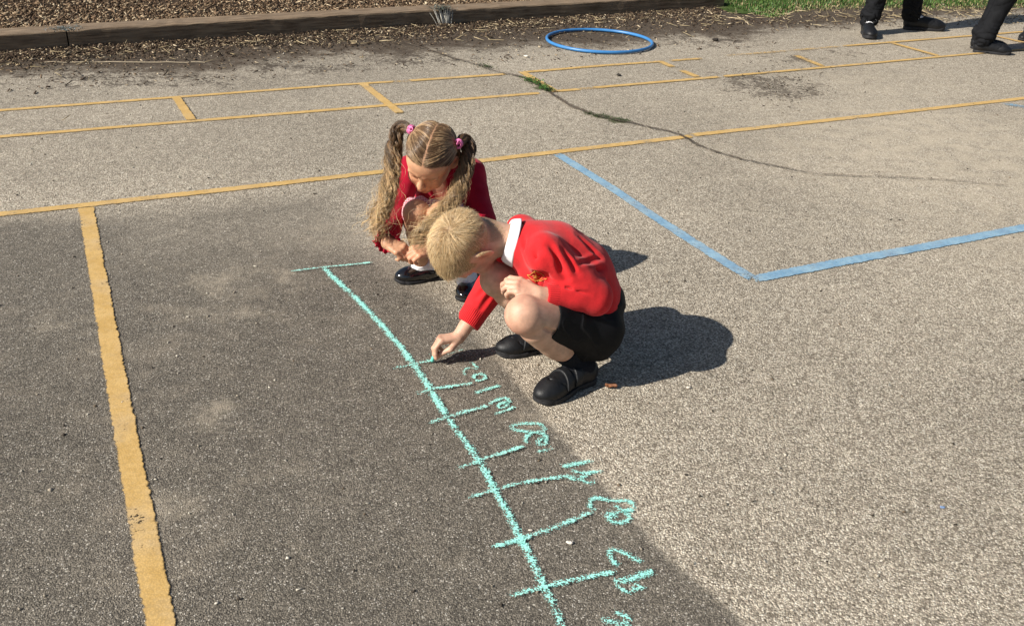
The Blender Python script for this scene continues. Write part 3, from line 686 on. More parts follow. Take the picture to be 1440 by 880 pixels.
# ------------------------------------------------------------------ signed-distance modelling
class Vol:
    def __init__(s, lo, hi, h, far=.06):
        s.h = h; s.lo = np.array(lo, float)-3*h; n_ = np.ceil((np.array(hi)-s.lo)/h).astype(int)+4
        s.n = n_; s.D = np.full(n_, far, np.float32)
        s.ax = [(s.lo[i]+h*np.arange(n_[i])).astype(np.float32) for i in range(3)]
    def op(s, fn, lo, hi, mode='add', k=.004):
        pad = k+3*s.h
        a = np.clip(np.floor((np.array(lo)-pad-s.lo)/s.h).astype(int), 0, s.n-1); b = np.clip(np.ceil((np.array(hi)+pad-s.lo)/s.h).astype(int)+1, 1, s.n)
        if (b <= a).any(): return s
        sl_ = tuple(slice(a[i], b[i]) for i in range(3))
        x = s.ax[0][sl_[0]][:, None, None]; y = s.ax[1][sl_[1]][None, :, None]; z = s.ax[2][sl_[2]][None, None, :]
        d = fn(x, y, z); D = s.D[sl_]
        if mode == 'add':
            q = np.clip(.5+.5*(D-d)/k, 0, 1); s.D[sl_] = D*(1-q)+d*q-k*q*(1-q)
        elif mode == 'sub':
            d = -d; q = np.clip(.5-.5*(D-d)/k, 0, 1); s.D[sl_] = D*(1-q)+d*q+k*q*(1-q)
        elif mode == 'int':
            q = np.clip(.5-.5*(D-d)/k, 0, 1); s.D[sl_] = D*(1-q)+d*q+k*q*(1-q)
        elif mode == 'disp': s.D[sl_] = D+d
        return s
    def cap(s, a, b, ra, rb=None, k=.006, mode='add', flat=None):
        a = np.array(a, float); b = np.array(b, float); rb = ra if rb is None else rb; ba = b-a; l2 = float(ba@ba)+1e-12
        if flat: fx, ff = nrm(flat[0]), flat[1]
        def fn(x, y, z):
            px, py, pz = x-a[0], y-a[1], z-a[2]
            t = np.clip((px*ba[0]+py*ba[1]+pz*ba[2])/l2, 0, 1)
            qx, qy, qz = px-ba[0]*t, py-ba[1]*t, pz-ba[2]*t
            r = ra+(rb-ra)*t
            q2 = qx*qx+qy*qy+qz*qz
            if flat:
                c = qx*fx[0]+qy*fx[1]+qz*fx[2]; q2 = q2+c*c*(ff*ff-1)
            return (np.sqrt(q2)-r).astype(np.float32)
        r = max(ra, rb); return s.op(fn, np.minimum(a, b)-r, np.maximum(a, b)+r, mode, k)
    def ell(s, c, rad, axes=None, k=.006, mode='add'):
        c = np.array(c, float); rad = np.array(rad, float); A = np.eye(3) if axes is None else np.array(axes, float)
        def fn(x, y, z):
            px, py, pz = x-c[0], y-c[1], z-c[2]; k0 = 0; k1 = 0
            for i in range(3):
                q = px*A[i][0]+py*A[i][1]+pz*A[i][2]; k0 = k0+(q/rad[i])**2; k1 = k1+(q/rad[i]**2)**2
            k0 = np.sqrt(k0); k1 = np.sqrt(k1)+1e-9
            return (k0*(k0-1)/k1).astype(np.float32)
        e = np.sqrt(((A*rad[:, None])**2).sum(0)); return s.op(fn, c-e, c+e, mode, k)
    def plane(s, p, n_, k=.003):       # keep the side the normal points away from
        p = np.array(p, float); n_ = nrm(n_)
        return s.op(lambda x, y, z: ((x-p[0])*n_[0]+(y-p[1])*n_[1]+(z-p[2])*n_[2]).astype(np.float32), s.lo, s.lo+s.n*s.h, 'int', k)
    def mesh(s, smooth=1):
        D = s.D; S = D < 0; n_ = D.shape
        c = np.zeros([q-1 for q in n_], np.uint8); cs = [(i, j, k) for i in (0, 1) for j in (0, 1) for k in (0, 1)]
        for i, j, k in cs: c += S[i:n_[0]-1+i, j:n_[1]-1+j, k:n_[2]-1+k]
        I = np.argwhere((c > 0) & (c < 8)); vid = np.full(c.shape, -1, np.int32); vid[I[:, 0], I[:, 1], I[:, 2]] = np.arange(len(I))
        cv = np.stack([D[I[:, 0]+i, I[:, 1]+j, I[:, 2]+k] for i, j, k in cs], 1)
        acc = np.zeros((len(I), 3)); cnt = np.zeros(len(I)); ca = np.array(cs, float)
        for a in range(8):
            for b in range(a+1, 8):
                if abs(ca[a]-ca[b]).sum() != 1: continue
                m = (cv[:, a] < 0) != (cv[:, b] < 0); t = cv[m, a]/(cv[m, a]-cv[m, b])
                acc[m] += ca[a]+(ca[b]-ca[a])*t[:, None]; cnt[m] += 1
        Vt = s.lo+(I+acc/cnt[:, None])*s.h
        F = []
        for axis in range(3):
            o1, o2 = [(1, 2), (2, 0), (0, 1)][axis]
            sl0 = [slice(1, n_[q]-1) for q in range(3)]; sl1 = list(sl0); sl0[axis] = slice(0, n_[axis]-1); sl1[axis] = slice(1, n_[axis])
            A = S[tuple(sl0)]; B = S[tuple(sl1)]; E = np.argwhere(A != B); fl = A[E[:, 0], E[:, 1], E[:, 2]]
            off = np.ones(3, int); off[axis] = 0; E = E+off
            def cid(d1, d2):
                q = E.copy(); q[:, o1] -= d1; q[:, o2] -= d2; return vid[q[:, 0], q[:, 1], q[:, 2]]
            Q = np.stack([cid(1, 1), cid(0, 1), cid(0, 0), cid(1, 0)], 1); Q[~fl] = Q[~fl][:, ::-1]; F.append(Q)
        F = np.concatenate(F); F = F[(F >= 0).all(1)]
        for _ in range(smooth):
            e = np.concatenate([F[:, [0, 1]], F[:, [1, 2]], F[:, [2, 3]], F[:, [3, 0]]]); cn = np.bincount(e[:, 0], minlength=len(Vt))+np.bincount(e[:, 1], minlength=len(Vt))
            L = np.stack([np.bincount(e[:, 0], Vt[e[:, 1], q], len(Vt))+np.bincount(e[:, 1], Vt[e[:, 0], q], len(Vt)) for q in range(3)], 1)/np.maximum(cn, 1)[:, None]
            Vt = Vt*.5+L*.5
        return Vt, F
def vnormals(Vt, F):
    fn_ = np.cross(Vt[F[:, 2]]-Vt[F[:, 0]], Vt[F[:, 3]]-Vt[F[:, 1]]); nn = np.zeros_like(Vt)
    for q in range(3):
        for k in range(4): nn[:, q] += np.bincount(F[:, k], fn_[:, q], len(Vt))
    return nn/(np.linalg.norm(nn, axis=1)[:, None]+1e-12)
def wave_noise(seed, freq, octs=3, aniso=None):
    g = np.random.default_rng(seed); T = []
    for o_ in range(octs):
        for _ in range(5):
            d = nrm(g.normal(size=3)*(V(1, 1, 1) if aniso is None else aniso))*freq*(1.9**o_)*2*math.pi; T.append((d, g.uniform(0, 6.28), .6**o_))
    def f(x, y, z): 
        r = 0
        for d, p, a in T: r = r+a*np.sin(x*d[0]+y*d[1]+z*d[2]+p)
        return r/3.2
    return f
def strands_mesh(name, P, rad, col, mat, parent, sides=3):
    """P (n,K,3), rad (n,K), col (n,K,3)"""
    n_, K, _ = P.shape
    T = np.gradient(P, axis=1); T /= np.linalg.norm(T, axis=2)[..., None]+1e-12
    ref = np.zeros_like(T); ref[..., 2] = 1; m = np.abs(T[..., 2]) > .92; ref[m] = (1, 0, 0)
    A = np.cross(T, ref); A /= np.linalg.norm(A, axis=2)[..., None]+1e-12; B = np.cross(T, A)
    th = np.linspace(0, 2*math.pi, sides, endpoint=False)
    v = P[:, :, None]+(A[:, :, None]*np.cos(th)[:, None]+B[:, :, None]*np.sin(th)[:, None])*rad[:, :, None, None]
    id_ = np.arange(n_*K*sides).reshape(n_, K, sides); nx_ = np.roll(id_, -1, 2)
    f = np.stack([id_[:, :-1], nx_[:, :-1], nx_[:, 1:], id_[:, 1:]], -1).reshape(-1, 4)
    return mesh(name, v.reshape(-1, 3), f, mat, parent, True, {'Col': np.repeat(col.reshape(-1, 3), sides, 0)})

# ------------------------------------------------------------------ anatomy
def hand(v, W, X, Nb, thumb, curls=((50, 40, 20),)*4, sc=.9, spread=4, thumb_pts=None, k=.003):
    """W wrist, X towards fingers, Nb out of the back of the hand, thumb = +1/-1 side; returns fingertips"""
    W = np.array(W, float); X = nrm(X); Z = nrm(np.array(Nb)-X*(np.array(Nb)@X)); Y = np.cross(Z, X)*thumb
    Lp = lambda x, y, z: W+(X*x+Y*y+Z*z)*sc
    ys = (.0215, .0075, -.0070, -.0200); xs_ = (.058, .061, .058, .052); ln = (.94, 1.03, .95, .78); tips = []
    for i in range(4):
        v.cap(Lp(.004, ys[i]*.55, 0), Lp(xs_[i]*.95, ys[i], .0), .0120*sc, .0092*sc, k=.008)
    for i in range(4):
        p = Lp(xs_[i], ys[i], .0015); ang = 0; yaw = math.radians(spread*(1.5-i)/1.5)
        for j, (l_, r0, r1) in enumerate(((.029, .0082, .0074), (.019, .0074, .0068), (.014, .0068, .0056))):
            ang += math.radians(curls[i][j]); d = X*math.cos(ang)*math.cos(yaw)+Y*math.sin(yaw)*max(.2, math.cos(ang))-Z*math.sin(ang)
            q = p+d*l_*ln[i]*sc; v.cap(p, q, r0*sc*(.9 if i == 3 else 1), r1*sc*(.9 if i == 3 else 1), k=k if j else .005); p = q
        tips.append(p)
    if thumb_pts is None: thumb_pts = [Lp(.016, .020, -.008), Lp(.036, .036, -.016), Lp(.052, .036, -.028), Lp(.064, .030, -.034)]
    tr = (.0110, .0095, .0085, .0068)
    for j in range(3): v.cap(thumb_pts[j], thumb_pts[j+1], tr[j]*sc, tr[j+1]*sc, k=.006 if j == 0 else .003)
    return tips, thumb_pts
def head(v, O, F, L, U, sc=1.0, closed=True):
    Lp = lambda f, l, u: O+(F*f+L*l+U*u)*sc
    A = np.array([F, L, U])
    v.ell(Lp(-.006, 0, .024), V(.088, .069, .080)*sc, A, k=.01)
    v.ell(Lp(.022, 0, -.036), V(.058, .052, .062)*sc, A, k=.025)
    v.ell(Lp(.040, 0, .030), V(.047, .058, .045)*sc, A, k=.02)
    v.ell(Lp(.056, 0, -.084), V(.020, .021, .016)*sc, A, k=.02)
    for s in (-1, 1):
        v.ell(Lp(.048, .030*s, -.038), V(.030, .024, .028)*sc, A, k=.015)
        v.ell(Lp(.000, .043*s, -.055), V(.030, .014, .022)*sc, A, k=.02)
        v.ell(Lp(.092, .029*s, -.002), V(.016, .018, .013)*sc, A, k=.014, mode='sub')
        v.ell(Lp(.066, .029*s, -.003), V(.0150, .0150, .0130)*sc, A, k=.003)
        v.cap(Lp(.082, .012*s, .014), Lp(.076, .042*s, .013), .0055*sc, .004*sc, k=.012)
        # ear
        v.ell(Lp(-.010, .073*s, -.006), V(.019, .0060, .030)*sc, np.array([nrm(F+L*s*-.6), nrm(L*s+F*.6), U]), k=.005)
        v.ell(Lp(-.005, .083*s, -.003), V(.0115, .0085, .020)*sc, np.array([nrm(F+L*s*-.6), nrm(L*s+F*.6), U]), k=.003, mode='sub')
    v.cap(Lp(.080, 0, .004), Lp(.096, 0, -.030), .0065*sc, .0088*sc, k=.010)
    for s in (-1, 1): v.ell(Lp(.088, .0088*s, -.034), V(.0085, .0062, .0062)*sc, A, k=.005)
    v.ell(Lp(.075, 0, -.056), V(.014, .022, .016)*sc, A, k=.012)
    for s in (-1, 1): v.cap(Lp(.0885, 0, -.0525), Lp(.080, .018*s, -.0565), .0045*sc, .0026*sc, k=.004)
    v.cap(Lp(.0865, .009, -.0610), Lp(.0865, -.009, -.0610), .0052*sc, .0052*sc, k=.004)
    return Lp
def face_colour(Vt, O, F, L, U, sc, base, col):
    q = (Vt-O)@np.array([F, L, U]).T/sc; f, l, u = q.T; face = f > .03
    def blend(m, c): col[:] = col*(1-m[:, None])+np.array(c)*m[:, None]
    near = (np.abs(f) < .13) & (np.abs(l) < .10) & (u > -.12) & (u < .13)
    blend(.45*np.exp(-((np.abs(l)-.034)/.018)**2-((u+.035)/.018)**2)*(f > .03)*near, (base[0], base[1]*.68, base[2]*.62))
    blend(.75*np.exp(-(l/.017)**4-((u+.0565)/.0075)**4)*(f > .07)*near, (base[0]*.78, base[1]*.42, base[2]*.42))
    blend(.75*np.exp(-(l/.016)**4-((u+.0567)/.0012)**2)*(f > .07)*near, (.20, .05, .05))
    blend(.9*np.exp(-((np.abs(l)-.029)/.0125)**4-((u+.0085+((np.abs(l)-.029)/.03)**2*-.06)/.0016)**2)*(f > .06)*near, (.04, .025, .02))
    blend(.65*np.exp(-((np.abs(l)-.029)/.016)**4-((u-.0165)/.0030)**2)*(f > .05)*near, (base[0]*.42, base[1]*.38, base[2]*.32))
    blend(.30*np.exp(-((np.abs(l)-.080)/.012)**2-((f+.008)/.022)**2-((u+.004)/.032)**2)*near, (base[0]*1.05, base[1]*.62, base[2]*.55))
    blend(.8*np.exp(-((np.abs(l)-.077)/.007)**2-((f+.006)/.009)**2-((u+.002)/.015)**2)*near, (base[0]*.45, base[1]*.22, base[2]*.18))
    return col
def skin_col(Vt, base, seed=3):
    f1 = wave_noise(seed, 9, 3)(*Vt.T)[:, None]; c = np.array(base)[None]*(1+.05*f1); c[:, 1:] *= 1-.04*wave_noise(seed+1, 14, 2)(*Vt.T)[:, None]; return c
def redden(col, Vt, p, r, a, base):
    m = (a*np.exp(-((Vt-np.array(p))**2).sum(1)/r**2))[:, None]; col[:] = col*(1-m)+np.array((base[0], base[1]*.66, base[2]*.62))*m

# ------------------------------------------------------------------ shoes
def foot_frame(toe, heel):
    f = nrm(V(toe[0]-heel[0], toe[1]-heel[1], 0)); return V(heel[0], heel[1], 0), f, V(-f[1], f[0], 0), V(0, 0, 1)
def build_shoe(parent, toe, heel, kind, sock, ankle, knee, h=.002, sockh=.06, roll=0, lift=0):
    O, f, s, u = foot_frame(toe, heel); Ln = np.linalg.norm(V(*toe[:2])-V(*heel[:2])); sc = Ln/.215
    if lift: 
        f2 = nrm(f*math.cos(lift)-u*math.sin(lift)); u = np.cross(f2, s); f = f2; O = O+V(0, 0, .215*sc*math.sin(lift)*.75)
    Lp = lambda x, y, z: O+(f*x+s*y+u*z)*sc; A = np.array([f, s, u])
    lo = np.minimum.reduce([Lp(x, y, z) for x in (-.01, .23) for y in (-.05, .05) for z in (-.005, .125)]); hi = np.maximum.reduce([Lp(x, y, z) for x in (-.01, .23) for y in (-.05, .05) for z in (-.005, .125)])
    def sole_fn(gr, z0, z1):
        C = ((.036, .000, .032), (.080, -.001, .029), (.130, .002, .036), (.160, .003, .037), (.178, .001, .034))
        def fn(x, y, z):
            px, py, pz = x-O[0], y-O[1], z-O[2]
            a = (px*f[0]+py*f[1]+pz*f[2])/sc; b = (px*s[0]+py*s[1]+pz*s[2])/sc; c = (px*u[0]+py*u[1]+pz*u[2])/sc
            d = None
            for i in range(len(C)-1):
                (x0, y0, r0), (x1, y1, r1) = C[i], C[i+1]; t = np.clip((a-x0)/(x1-x0), 0, 1)
                q = np.hypot(a-(x0+(x1-x0)*t), b-(y0+(y1-y0)*t))-(r0+(r1-r0)*t); d = q if d is None else np.minimum(d, q)
            d = d-gr; toe_spring = .007*np.clip((a-.15)/.06, 0, 1)**2
            w_ = np.abs(c-toe_spring-(z0+z1)/2)-(z1-z0)/2
            return (np.maximum(d, w_)*sc + 0*x).astype(np.float32)
        return fn
    def upper(v, g=0.0):
        k = .016*sc; fl = 0
        if kind == 'maryjane':
            v.ell(Lp(.158, .002, .024), V(.052+g, .034+g, .024+g)*sc, A, k=k)
            v.cap(Lp(.10, 0, .026), Lp(.16, 0, .022), (.030+g)*sc, (.028+g)*sc, k=k)
            v.cap(Lp(.038, 0, .028), Lp(.11, 0, .026), (.028+g)*sc, (.029+g)*sc, k=k)
            v.ell(Lp(.034, 0, .032), V(.032+g, .029+g, .036+g)*sc, A, k=k)
        else:
            v.ell(Lp(.162, .002, .025), V(.050+g, .035+g, .026+g)*sc, A, k=k)
            v.cap(Lp(.045, 0, .034), Lp(.155, 0, .027), (.029+g)*sc, (.030+g)*sc, k=k)
            v.ell(Lp(.036, 0, .033), V(.035+g, .030+g, .034+g)*sc, A, k=k)
            v.cap(Lp(.070, 0, .045), Lp(.125, 0, .034), (.026+g)*sc, (.024+g)*sc, k=k)
        v.plane(Lp(0, 0, .010), -u, .002)
    v = Vol(lo, hi, h*sc); upper(v)
    ank = np.array(ankle); top = ank+(np.array(knee)-ank)*.35
    if kind == 'maryjane':
        v.ell(Lp(.092, 0, .066), V(.062, .029, .043)*sc, A, k=.004, mode='sub'); v.cap(Lp(.045, 0, .05), Lp(.045, 0, .12), .024*sc, k=.004, mode='sub')
    else:
        v.cap(Lp(.046, 0, .066), Lp(.036, 0, .12), .0255*sc, .040*sc, k=.003, mode='sub')
        # seam grooves: toe cap arc and side lines
        for yy in (-1, 1):
            v.cap(Lp(.168, .0, .057), Lp(.140, .030*yy, .044), .0016*sc, k=.003, mode='sub'); v.cap(Lp(.140, .030*yy, .044), Lp(.120, .036*yy, .020), .0016*sc, k=.003, mode='sub')
            v.cap(Lp(.02, .031*yy, .055), Lp(.075, .033*yy, .040), .0015*sc, k=.003, mode='sub')
    a_, F_ = v.mesh(1)
    sh = mesh('shoe', a_, F_, M_PATENT if kind == 'maryjane' else M_LEATH, parent)
    v = Vol(lo, hi, h*sc); zt = .011 if kind == 'maryjane' else .016
    v.op(sole_fn(-.0015, -.0005, zt), lo, hi, 'add', .001)
    if kind != 'maryjane':
        v.cap(Lp(.085, -.05, -.006), Lp(.085, .05, -.006), .012*sc, k=.004, mode='sub')
        v.op(lambda x, y, z: (-(.0012*np.clip(1-np.abs(((z-O[2])-.0145*sc)/(.0022*sc)), 0, 1))*-1 + 0*x + 0*y).astype(np.float32), lo, hi, 'disp')
    a_, F_ = v.mesh(1); mesh('sole', a_, F_, M_SOLE, sh)
    if kind == 'velcro':
        for (x0, x1) in ((.078, .100), (.112, .131)):
            v = Vol(lo, hi, h*sc); upper(v, .0045)
            v.plane(Lp(x0, 0, .05), -nrm(f+u*.25), .001); v.plane(Lp(x1, 0, .05), nrm(f+u*.25), .001); v.plane(Lp(.1, 0, .026), -u, .002)
            # hollow so that it lies on the upper
            a_, F_ = v.mesh(1); st_ = mesh('strap', a_, F_, M_LEATH, sh)
        P = Lp(.090, .010, .075); v = Vol(P-.016, P+.016, .001); v.ell(Lp(.092, .012, .0665), V(.0055, .0045, .0030)*sc, A, k=.001)
        a_, F_ = v.mesh(1); mesh('button', a_, F_, M_SOLE, sh)
    if kind == 'maryjane':
        g_ = np.random.default_rng(5); v = Vol(Lp(.12, 0, .04)-.04, Lp(.12, 0, .04)+.04, .001)
        for q in range(5):
            an = -1.1+q*.55; v.ell(Lp(.146+.008*math.cos(an), .020*math.sin(an), .0475-.007*math.sin(an)**2), V(.0042, .0042, .0030)*sc, A, k=.0015)
        a_, F_ = v.mesh(1); mesh('trim', a_, F_, M_PATENT, sh)
        P = smooth_poly([Lp(.070, -.030, .030), Lp(.070, -.031, .048), Lp(.074, -.018, .066), Lp(.075, 0, .073), Lp(.074, .018, .066), Lp(.070, .031, .048), Lp(.070, .030, .030)], 2)
        v2, f2 = tube_arrays(P, .0048*sc, 6); mesh('strap', v2, f2, M_PATENT, sh)
    if kind == 'lace':
        for q in range(4):
            x0 = .072+q*.016; zt_ = .080-(x0-.055)*.36
            P = smooth_poly([Lp(x0, -.016, zt_-.010), Lp(x0+.003, 0, zt_+.002), Lp(x0, .016, zt_-.010)], 2); v2, f2 = tube_arrays(P, .0028*sc, 5); mesh('lace', v2, f2, M_LEATH, sh)
        for sgn in (-1, 1):
            P = smooth_poly([Lp(.072, 0, .078), Lp(.085, .02*sgn, .088), Lp(.098, .034*sgn, .078), Lp(.088, .024*sgn, .068), Lp(.074, .002*sgn, .077)], 3); v2, f2 = tube_arrays(P, .0019*sc, 5); mesh('lace', v2, f2, M_LEATH, sh)
    # sock
    if sock is not None:
        kn = np.array(knee); dirn = nrm(kn-ank); tp = ank+dirn*sockh
        v = Vol(np.minimum.reduce([lo, tp-.05]), np.maximum.reduce([hi, tp+.05]), .0025*max(1, sc))
        v.cap(ank-dirn*.01, tp, .0290*sc, (.0355 if kind == 'velcro' else .0300)*sc, k=.01)
        v.ell(Lp(.042, 0, .045), V(.027, .0265, .034)*sc, A, k=.015); v.cap(Lp(.05, 0, .055), Lp(.125, 0, .032), .027*sc, .022*sc, k=.02)
        ap = ank
        dn = dirn
        def wr(x, y, z):
            t = (x-ap[0])*dn[0]+(y-ap[1])*dn[1]+(z-ap[2])*dn[2]
            return (.0013*np.sin(t*520+9*np.sin((x+y)*60))*np.clip(1-np.abs(t-.01)/.045, 0, 1)).astype(np.float32)
        v.op(wr, lo, np.maximum(hi, tp+.05), 'disp')
        v.plane(tp, dirn, .002); v.plane(V(0, 0, .012), V(0, 0, -1), .002)
        a_, F_ = v.mesh(1); mesh('sock', a_, F_, sock, parent)
    return sh

# ================================================================== the boy
def sleeve_attr(Vt, segs):
    """rib mask and across-rib coordinate near cuffs; segs: list of (point, axis, length)"""
    rib = np.zeros(len(Vt)); rc = np.zeros(len(Vt))
    for p, ax_, ln_, rad in segs:
        q = Vt-np.array(p); t = q@nrm(ax_); rr = np.linalg.norm(q-np.outer(t, nrm(ax_)), axis=1)
        m = (t > -.004) & (t < ln_) & (rr < rad)
        b1 = nrm(np.cross(nrm(ax_), V(.2, .9, .3))); b2 = np.cross(nrm(ax_), b1)
        ang = np.arctan2(q@b2, q@b1); rib[m] = 1; rc[m] = (ang*rad*.75)[m]
    return rib, rc

BOY = empty('person', (.10, 2.26, 0), 'crouching boy in scarlet jumper and black shorts drawing with teal chalk', 'person')
b_base = (.55, .335, .235)
bO = At(656, 342, 2.25)
bL = vd(.57, -.58, .58); bU = vd(-.80, -.16, .55); bU = nrm(bU-bL*(bU@bL)); bF = np.cross(bL, bU)
J = dict(la=At(806, 503, 2.195), lk=At(739, 443, 2.085), lh=V(.212, 2.215, .175), ra=V(.118, 2.372, .075), rk=V(-.040, 2.275, .262), rh=V(.215, 2.345, .165),
         ls=V(.078, 2.185, .385), le=V(.207, 2.165, .278), lw=V(.066, 2.122, .300), rs=V(.020, 2.395, .350), re=V(-.062, 2.385, .185), rw=At(645, 474, 2.302),
         nb=V(.015, 2.275, .368), ch=V(.10, 2.285, .325), mb=V(.152, 2.285, .270), pv=V(.198, 2.285, .190))
lo, hi = V(-.25, 2.02, 0), V(.36, 2.50, .50)
v = Vol(lo, hi, .0021)
v.cap(J['pv'], J['mb'], .085, .085, .03); v.cap(J['mb'], J['ch'], .085, .082, .03); v.cap(J['ch'], J['nb'], .08, .045, .03)
v.cap(J['ls'], J['rs'], .040, .040, .03)
skb = bO-bU*.045-bF*.022
v.cap(J['nb'], skb, .043, .042, .02)
v.cap(J['lh'], J['lk'], .062, .051, .010); v.cap(J['rh'], J['rk'], .062, .046, .010)
# knees, calves
for s_ in 'lr':
    k_, a_ = J[s_+'k'], J[s_+'a']; d = nrm(a_-k_); th = nrm(J[s_+'h']-k_); fr = nrm(-(th+d)); bk = -fr
    v.cap(k_+d*.006, k_+d*.10, .0450, .0460, .004); v.cap(k_+d*.05+bk*.003+V(0, -.006, 0), k_+d*.165+V(0, -.004, 0), .0470, .040, .004); v.cap(k_+d*.14, a_, .040, .028, .014)
    v.ell(k_+fr*.016+d*.006, (.036, .036, .036), None, .02); v.ell(k_+fr*.020+d*.036, (.022, .022, .022), None, .018)
    O_, f_, ss, uu = foot_frame(*( (G(752, 568), G(838, 528)) if s_ == 'l' else (G(694, 497), V(.155, 2.385, 0)) ))
    v.cap(a_, O_+f_*.045+V(0, 0, .035), .024, .024, .01); v.cap(O_+f_*.05+V(0, 0, .035), O_+f_*.15+V(0, 0, .025), .024, .020, .01)
for s_ in 'lr':       # crease where the calf is pressed against the thigh
    k_, a_, h_ = J[s_+'k'], J[s_+'a'], J[s_+'h']; d1, d2 = nrm(a_-k_), nrm(h_-k_); m1 = nrm(d1+d2); sdv = nrm(np.cross(d1, d2)); sdv = sdv*(-1 if sdv[1] > 0 else 1)
    for sg_ in (-1, 1): v.cap(k_+m1*.030+sdv*sg_*.050, k_+m1*.125+sdv*sg_*.056, .0045, .0075, .006, 'sub')
v.cap(J['ls'], J['le'], .034, .029, .01); v.cap(J['le'], J['lw'], .028, .0195, .008)
v.cap(J['rs'], J['re'], .034, .029, .01); v.cap(J['re'], J['rw'], .028, .0190, .008)
Lb = head(v, bO, bF, bL, bU, .98)
cp = G(610, 508); tip = V(cp[0], cp[1], .013)
MC = At(612, 478, 2.283)
Xr = nrm(MC-J['rw']); Zr = nrm(V(-.35, .10, .95))
Wr = J['rw']
tb = [Wr+Xr*.012+V(.006, -.014, -.006), Wr+Xr*.030+V(.010, -.026, -.018), tip+V(.020, -.014, .020), tip+V(.006, -.006, .002)]
tips, _ = hand(v, Wr, Xr, Zr, 1, ((48, 38, 12), (52, 40, 15), (58, 44, 20), (62, 50, 25)), .92, 2, tb)
Xl = nrm(V(-.075, .016, .022)); Wl = J['lw']
hand(v, Wl+Xl*.004, Xl, V(.10, -.42, .90), -1, ((22, 38, 25), (24, 40, 28), (26, 42, 30), (30, 44, 30)), .95, 3)
Vt, F_ = v.mesh(1)
col = skin_col(Vt, b_base, 11); face_colour(Vt, bO, bF, bL, bU, .98, b_base, col)
for p_, r_, a_ in ((J['lk'], .045, .5), (J['lk']+V(-.02, -.03, -.03), .03, .5), (MC, .02, .5), (Wl+Xl*.055, .02, .45), (bO+bL*.072-bF*.01, .02, .35), (tip, .02, .45), (J['rk'], .045, .4)): redden(col, Vt, p_, r_, a_, b_base)
BODYV, BODYF = Vt, F_
q = (Vt-bO)@np.array([bF, bL, bU]).T/.98
def boy_scalp(q):
    f, l, u = q.T
    hb = np.interp(f, [-.12, -.05, -.030, -.022, -.012, .012, .020, .034, .044, .060, .075, .1], [-.080, -.075, -.045, .00, .026, .028, -.004, .004, .035, .055, .062, .066])
    return np.clip((u-hb)/.010, 0, 1)*(np.abs(l) < .085)*(np.linalg.norm(q, axis=1) < .14)
m_ = boy_scalp(q)[:, None]; nrmv = vnormals(Vt, F_)
col = col*(1-m_*(.35+.6*sst(q[:, 2:3], -.03, .03)))+np.array((.30, .19, .088))*m_*(.35+.6*sst(q[:, 2:3], -.03, .03))
mesh('body', Vt, F_, M_SKIN, BOY, attrs={'Col': col})
print('boy body', len(Vt), 'tips', [t.round(3) for t in tips], 'F', bF.round(2), 'U', bU.round(2))

# boy's hair
idx_ = np.where(m_[:, 0] > .25)[0]; gr = np.random.default_rng(21)
pick = gr.choice(idx_, 30000); rt = Vt[pick]+gr.normal(0, .0008, (30000, 3)); nn = nrmv[pick]; ql = (rt-bO)@np.array([bF, bL, bU]).T/.98
wh = bO+bF*-.062+bU*.074+bL*.012
t_ = rt-wh; t_ -= nn*(t_*nn).sum(1)[:, None]; dw = np.linalg.norm(t_, axis=1); t_ /= dw[:, None]+1e-6
sw = np.cross(nn, t_); t_ = t_+sw*(.55*np.exp(-dw/.03))[:, None]+gr.normal(0, .12, t_.shape)
side = np.clip((np.abs(ql[:, 1])-.040)/.025, 0, 1)*np.clip((.085-ql[:, 2])/.03, 0, 1); low = np.clip((.02-ql[:, 2])/.05, 0, 1)
frg = np.clip((ql[:, 0]-.03)/.05, 0, 1)
ln = (.024+.012*frg)*(1-.70*side)*(1-.80*low)*gr.uniform(.55, 1.25, len(rt))
lift = (.10*(1-frg)+.12)*(1-.4*side)*(1-.4*low)
K = 6; P = np.zeros((len(rt), K, 3)); P[:, 0] = rt-nn*.001; wc = np.exp(-(dw/.016)**2)[:, None]; d = t_*(1-.3*wc)+nn*(lift[:, None]*1.3)+gr.normal(0, .5, t_.shape)*wc; cl = wave_noise(5, 22, 2)(*rt.T)
d += (sw*cl[:, None])*.22
for k_ in range(1, K):
    d = d/np.linalg.norm(d, axis=1)[:, None]; P[:, k_] = P[:, k_-1]+d*(ln/(K-1))[:, None]; d = d-nn*.085+V(0, 0, -.10)*frg[:, None]+gr.normal(0, .045, d.shape)
rad = np.linspace(1, .35, K)[None]*gr.uniform(.00024, .00042, (len(rt), 1))
bc = np.array([(.80, .59, .33), (.68, .48, .25), (.90, .74, .48), (.42, .27, .13)])[gr.choice(4, len(rt), p=[.4, .3, .2, .1])]*gr.uniform(.85, 1.15, (len(rt), 1))
bc = bc*(1-.25*low[:, None]); colr = bc[:, None]*np.linspace(.78, 1.10, K)[None, :, None]
strands_mesh('hair', P, rad, colr, M_HAIR, BOY)

# jumper
v = Vol(V(-.14, 2.03, .05), V(.37, 2.52, .50), .0025)
v.cap(V(.197, 2.285, .215), J['mb']+V(.008, 0, .0), .098, .102, .04, flat=(V(0, 1, 0), .84)); v.cap(J['mb']+V(.008, 0, 0), J['ch'], .102, .095, .04, flat=(V(0, 1, 0), .80)); v.cap(J['ch'], J['nb']+V(.012, 0, -.004), .092, .062, .03, flat=(V(0, 1, 0), .85))
v.cap(J['ls'], J['rs'], .050, .046, .03)
v.cap(J['ls'], J['le'], .049, .047, .014); v.cap(J['le'], J['lw'], .045, .029, .012)
v.cap(J['rs'], J['re'], .048, .043, .014); v.cap(J['re'], J['rw']+(J['re']-J['rw'])*.30, .043, .034, .012)
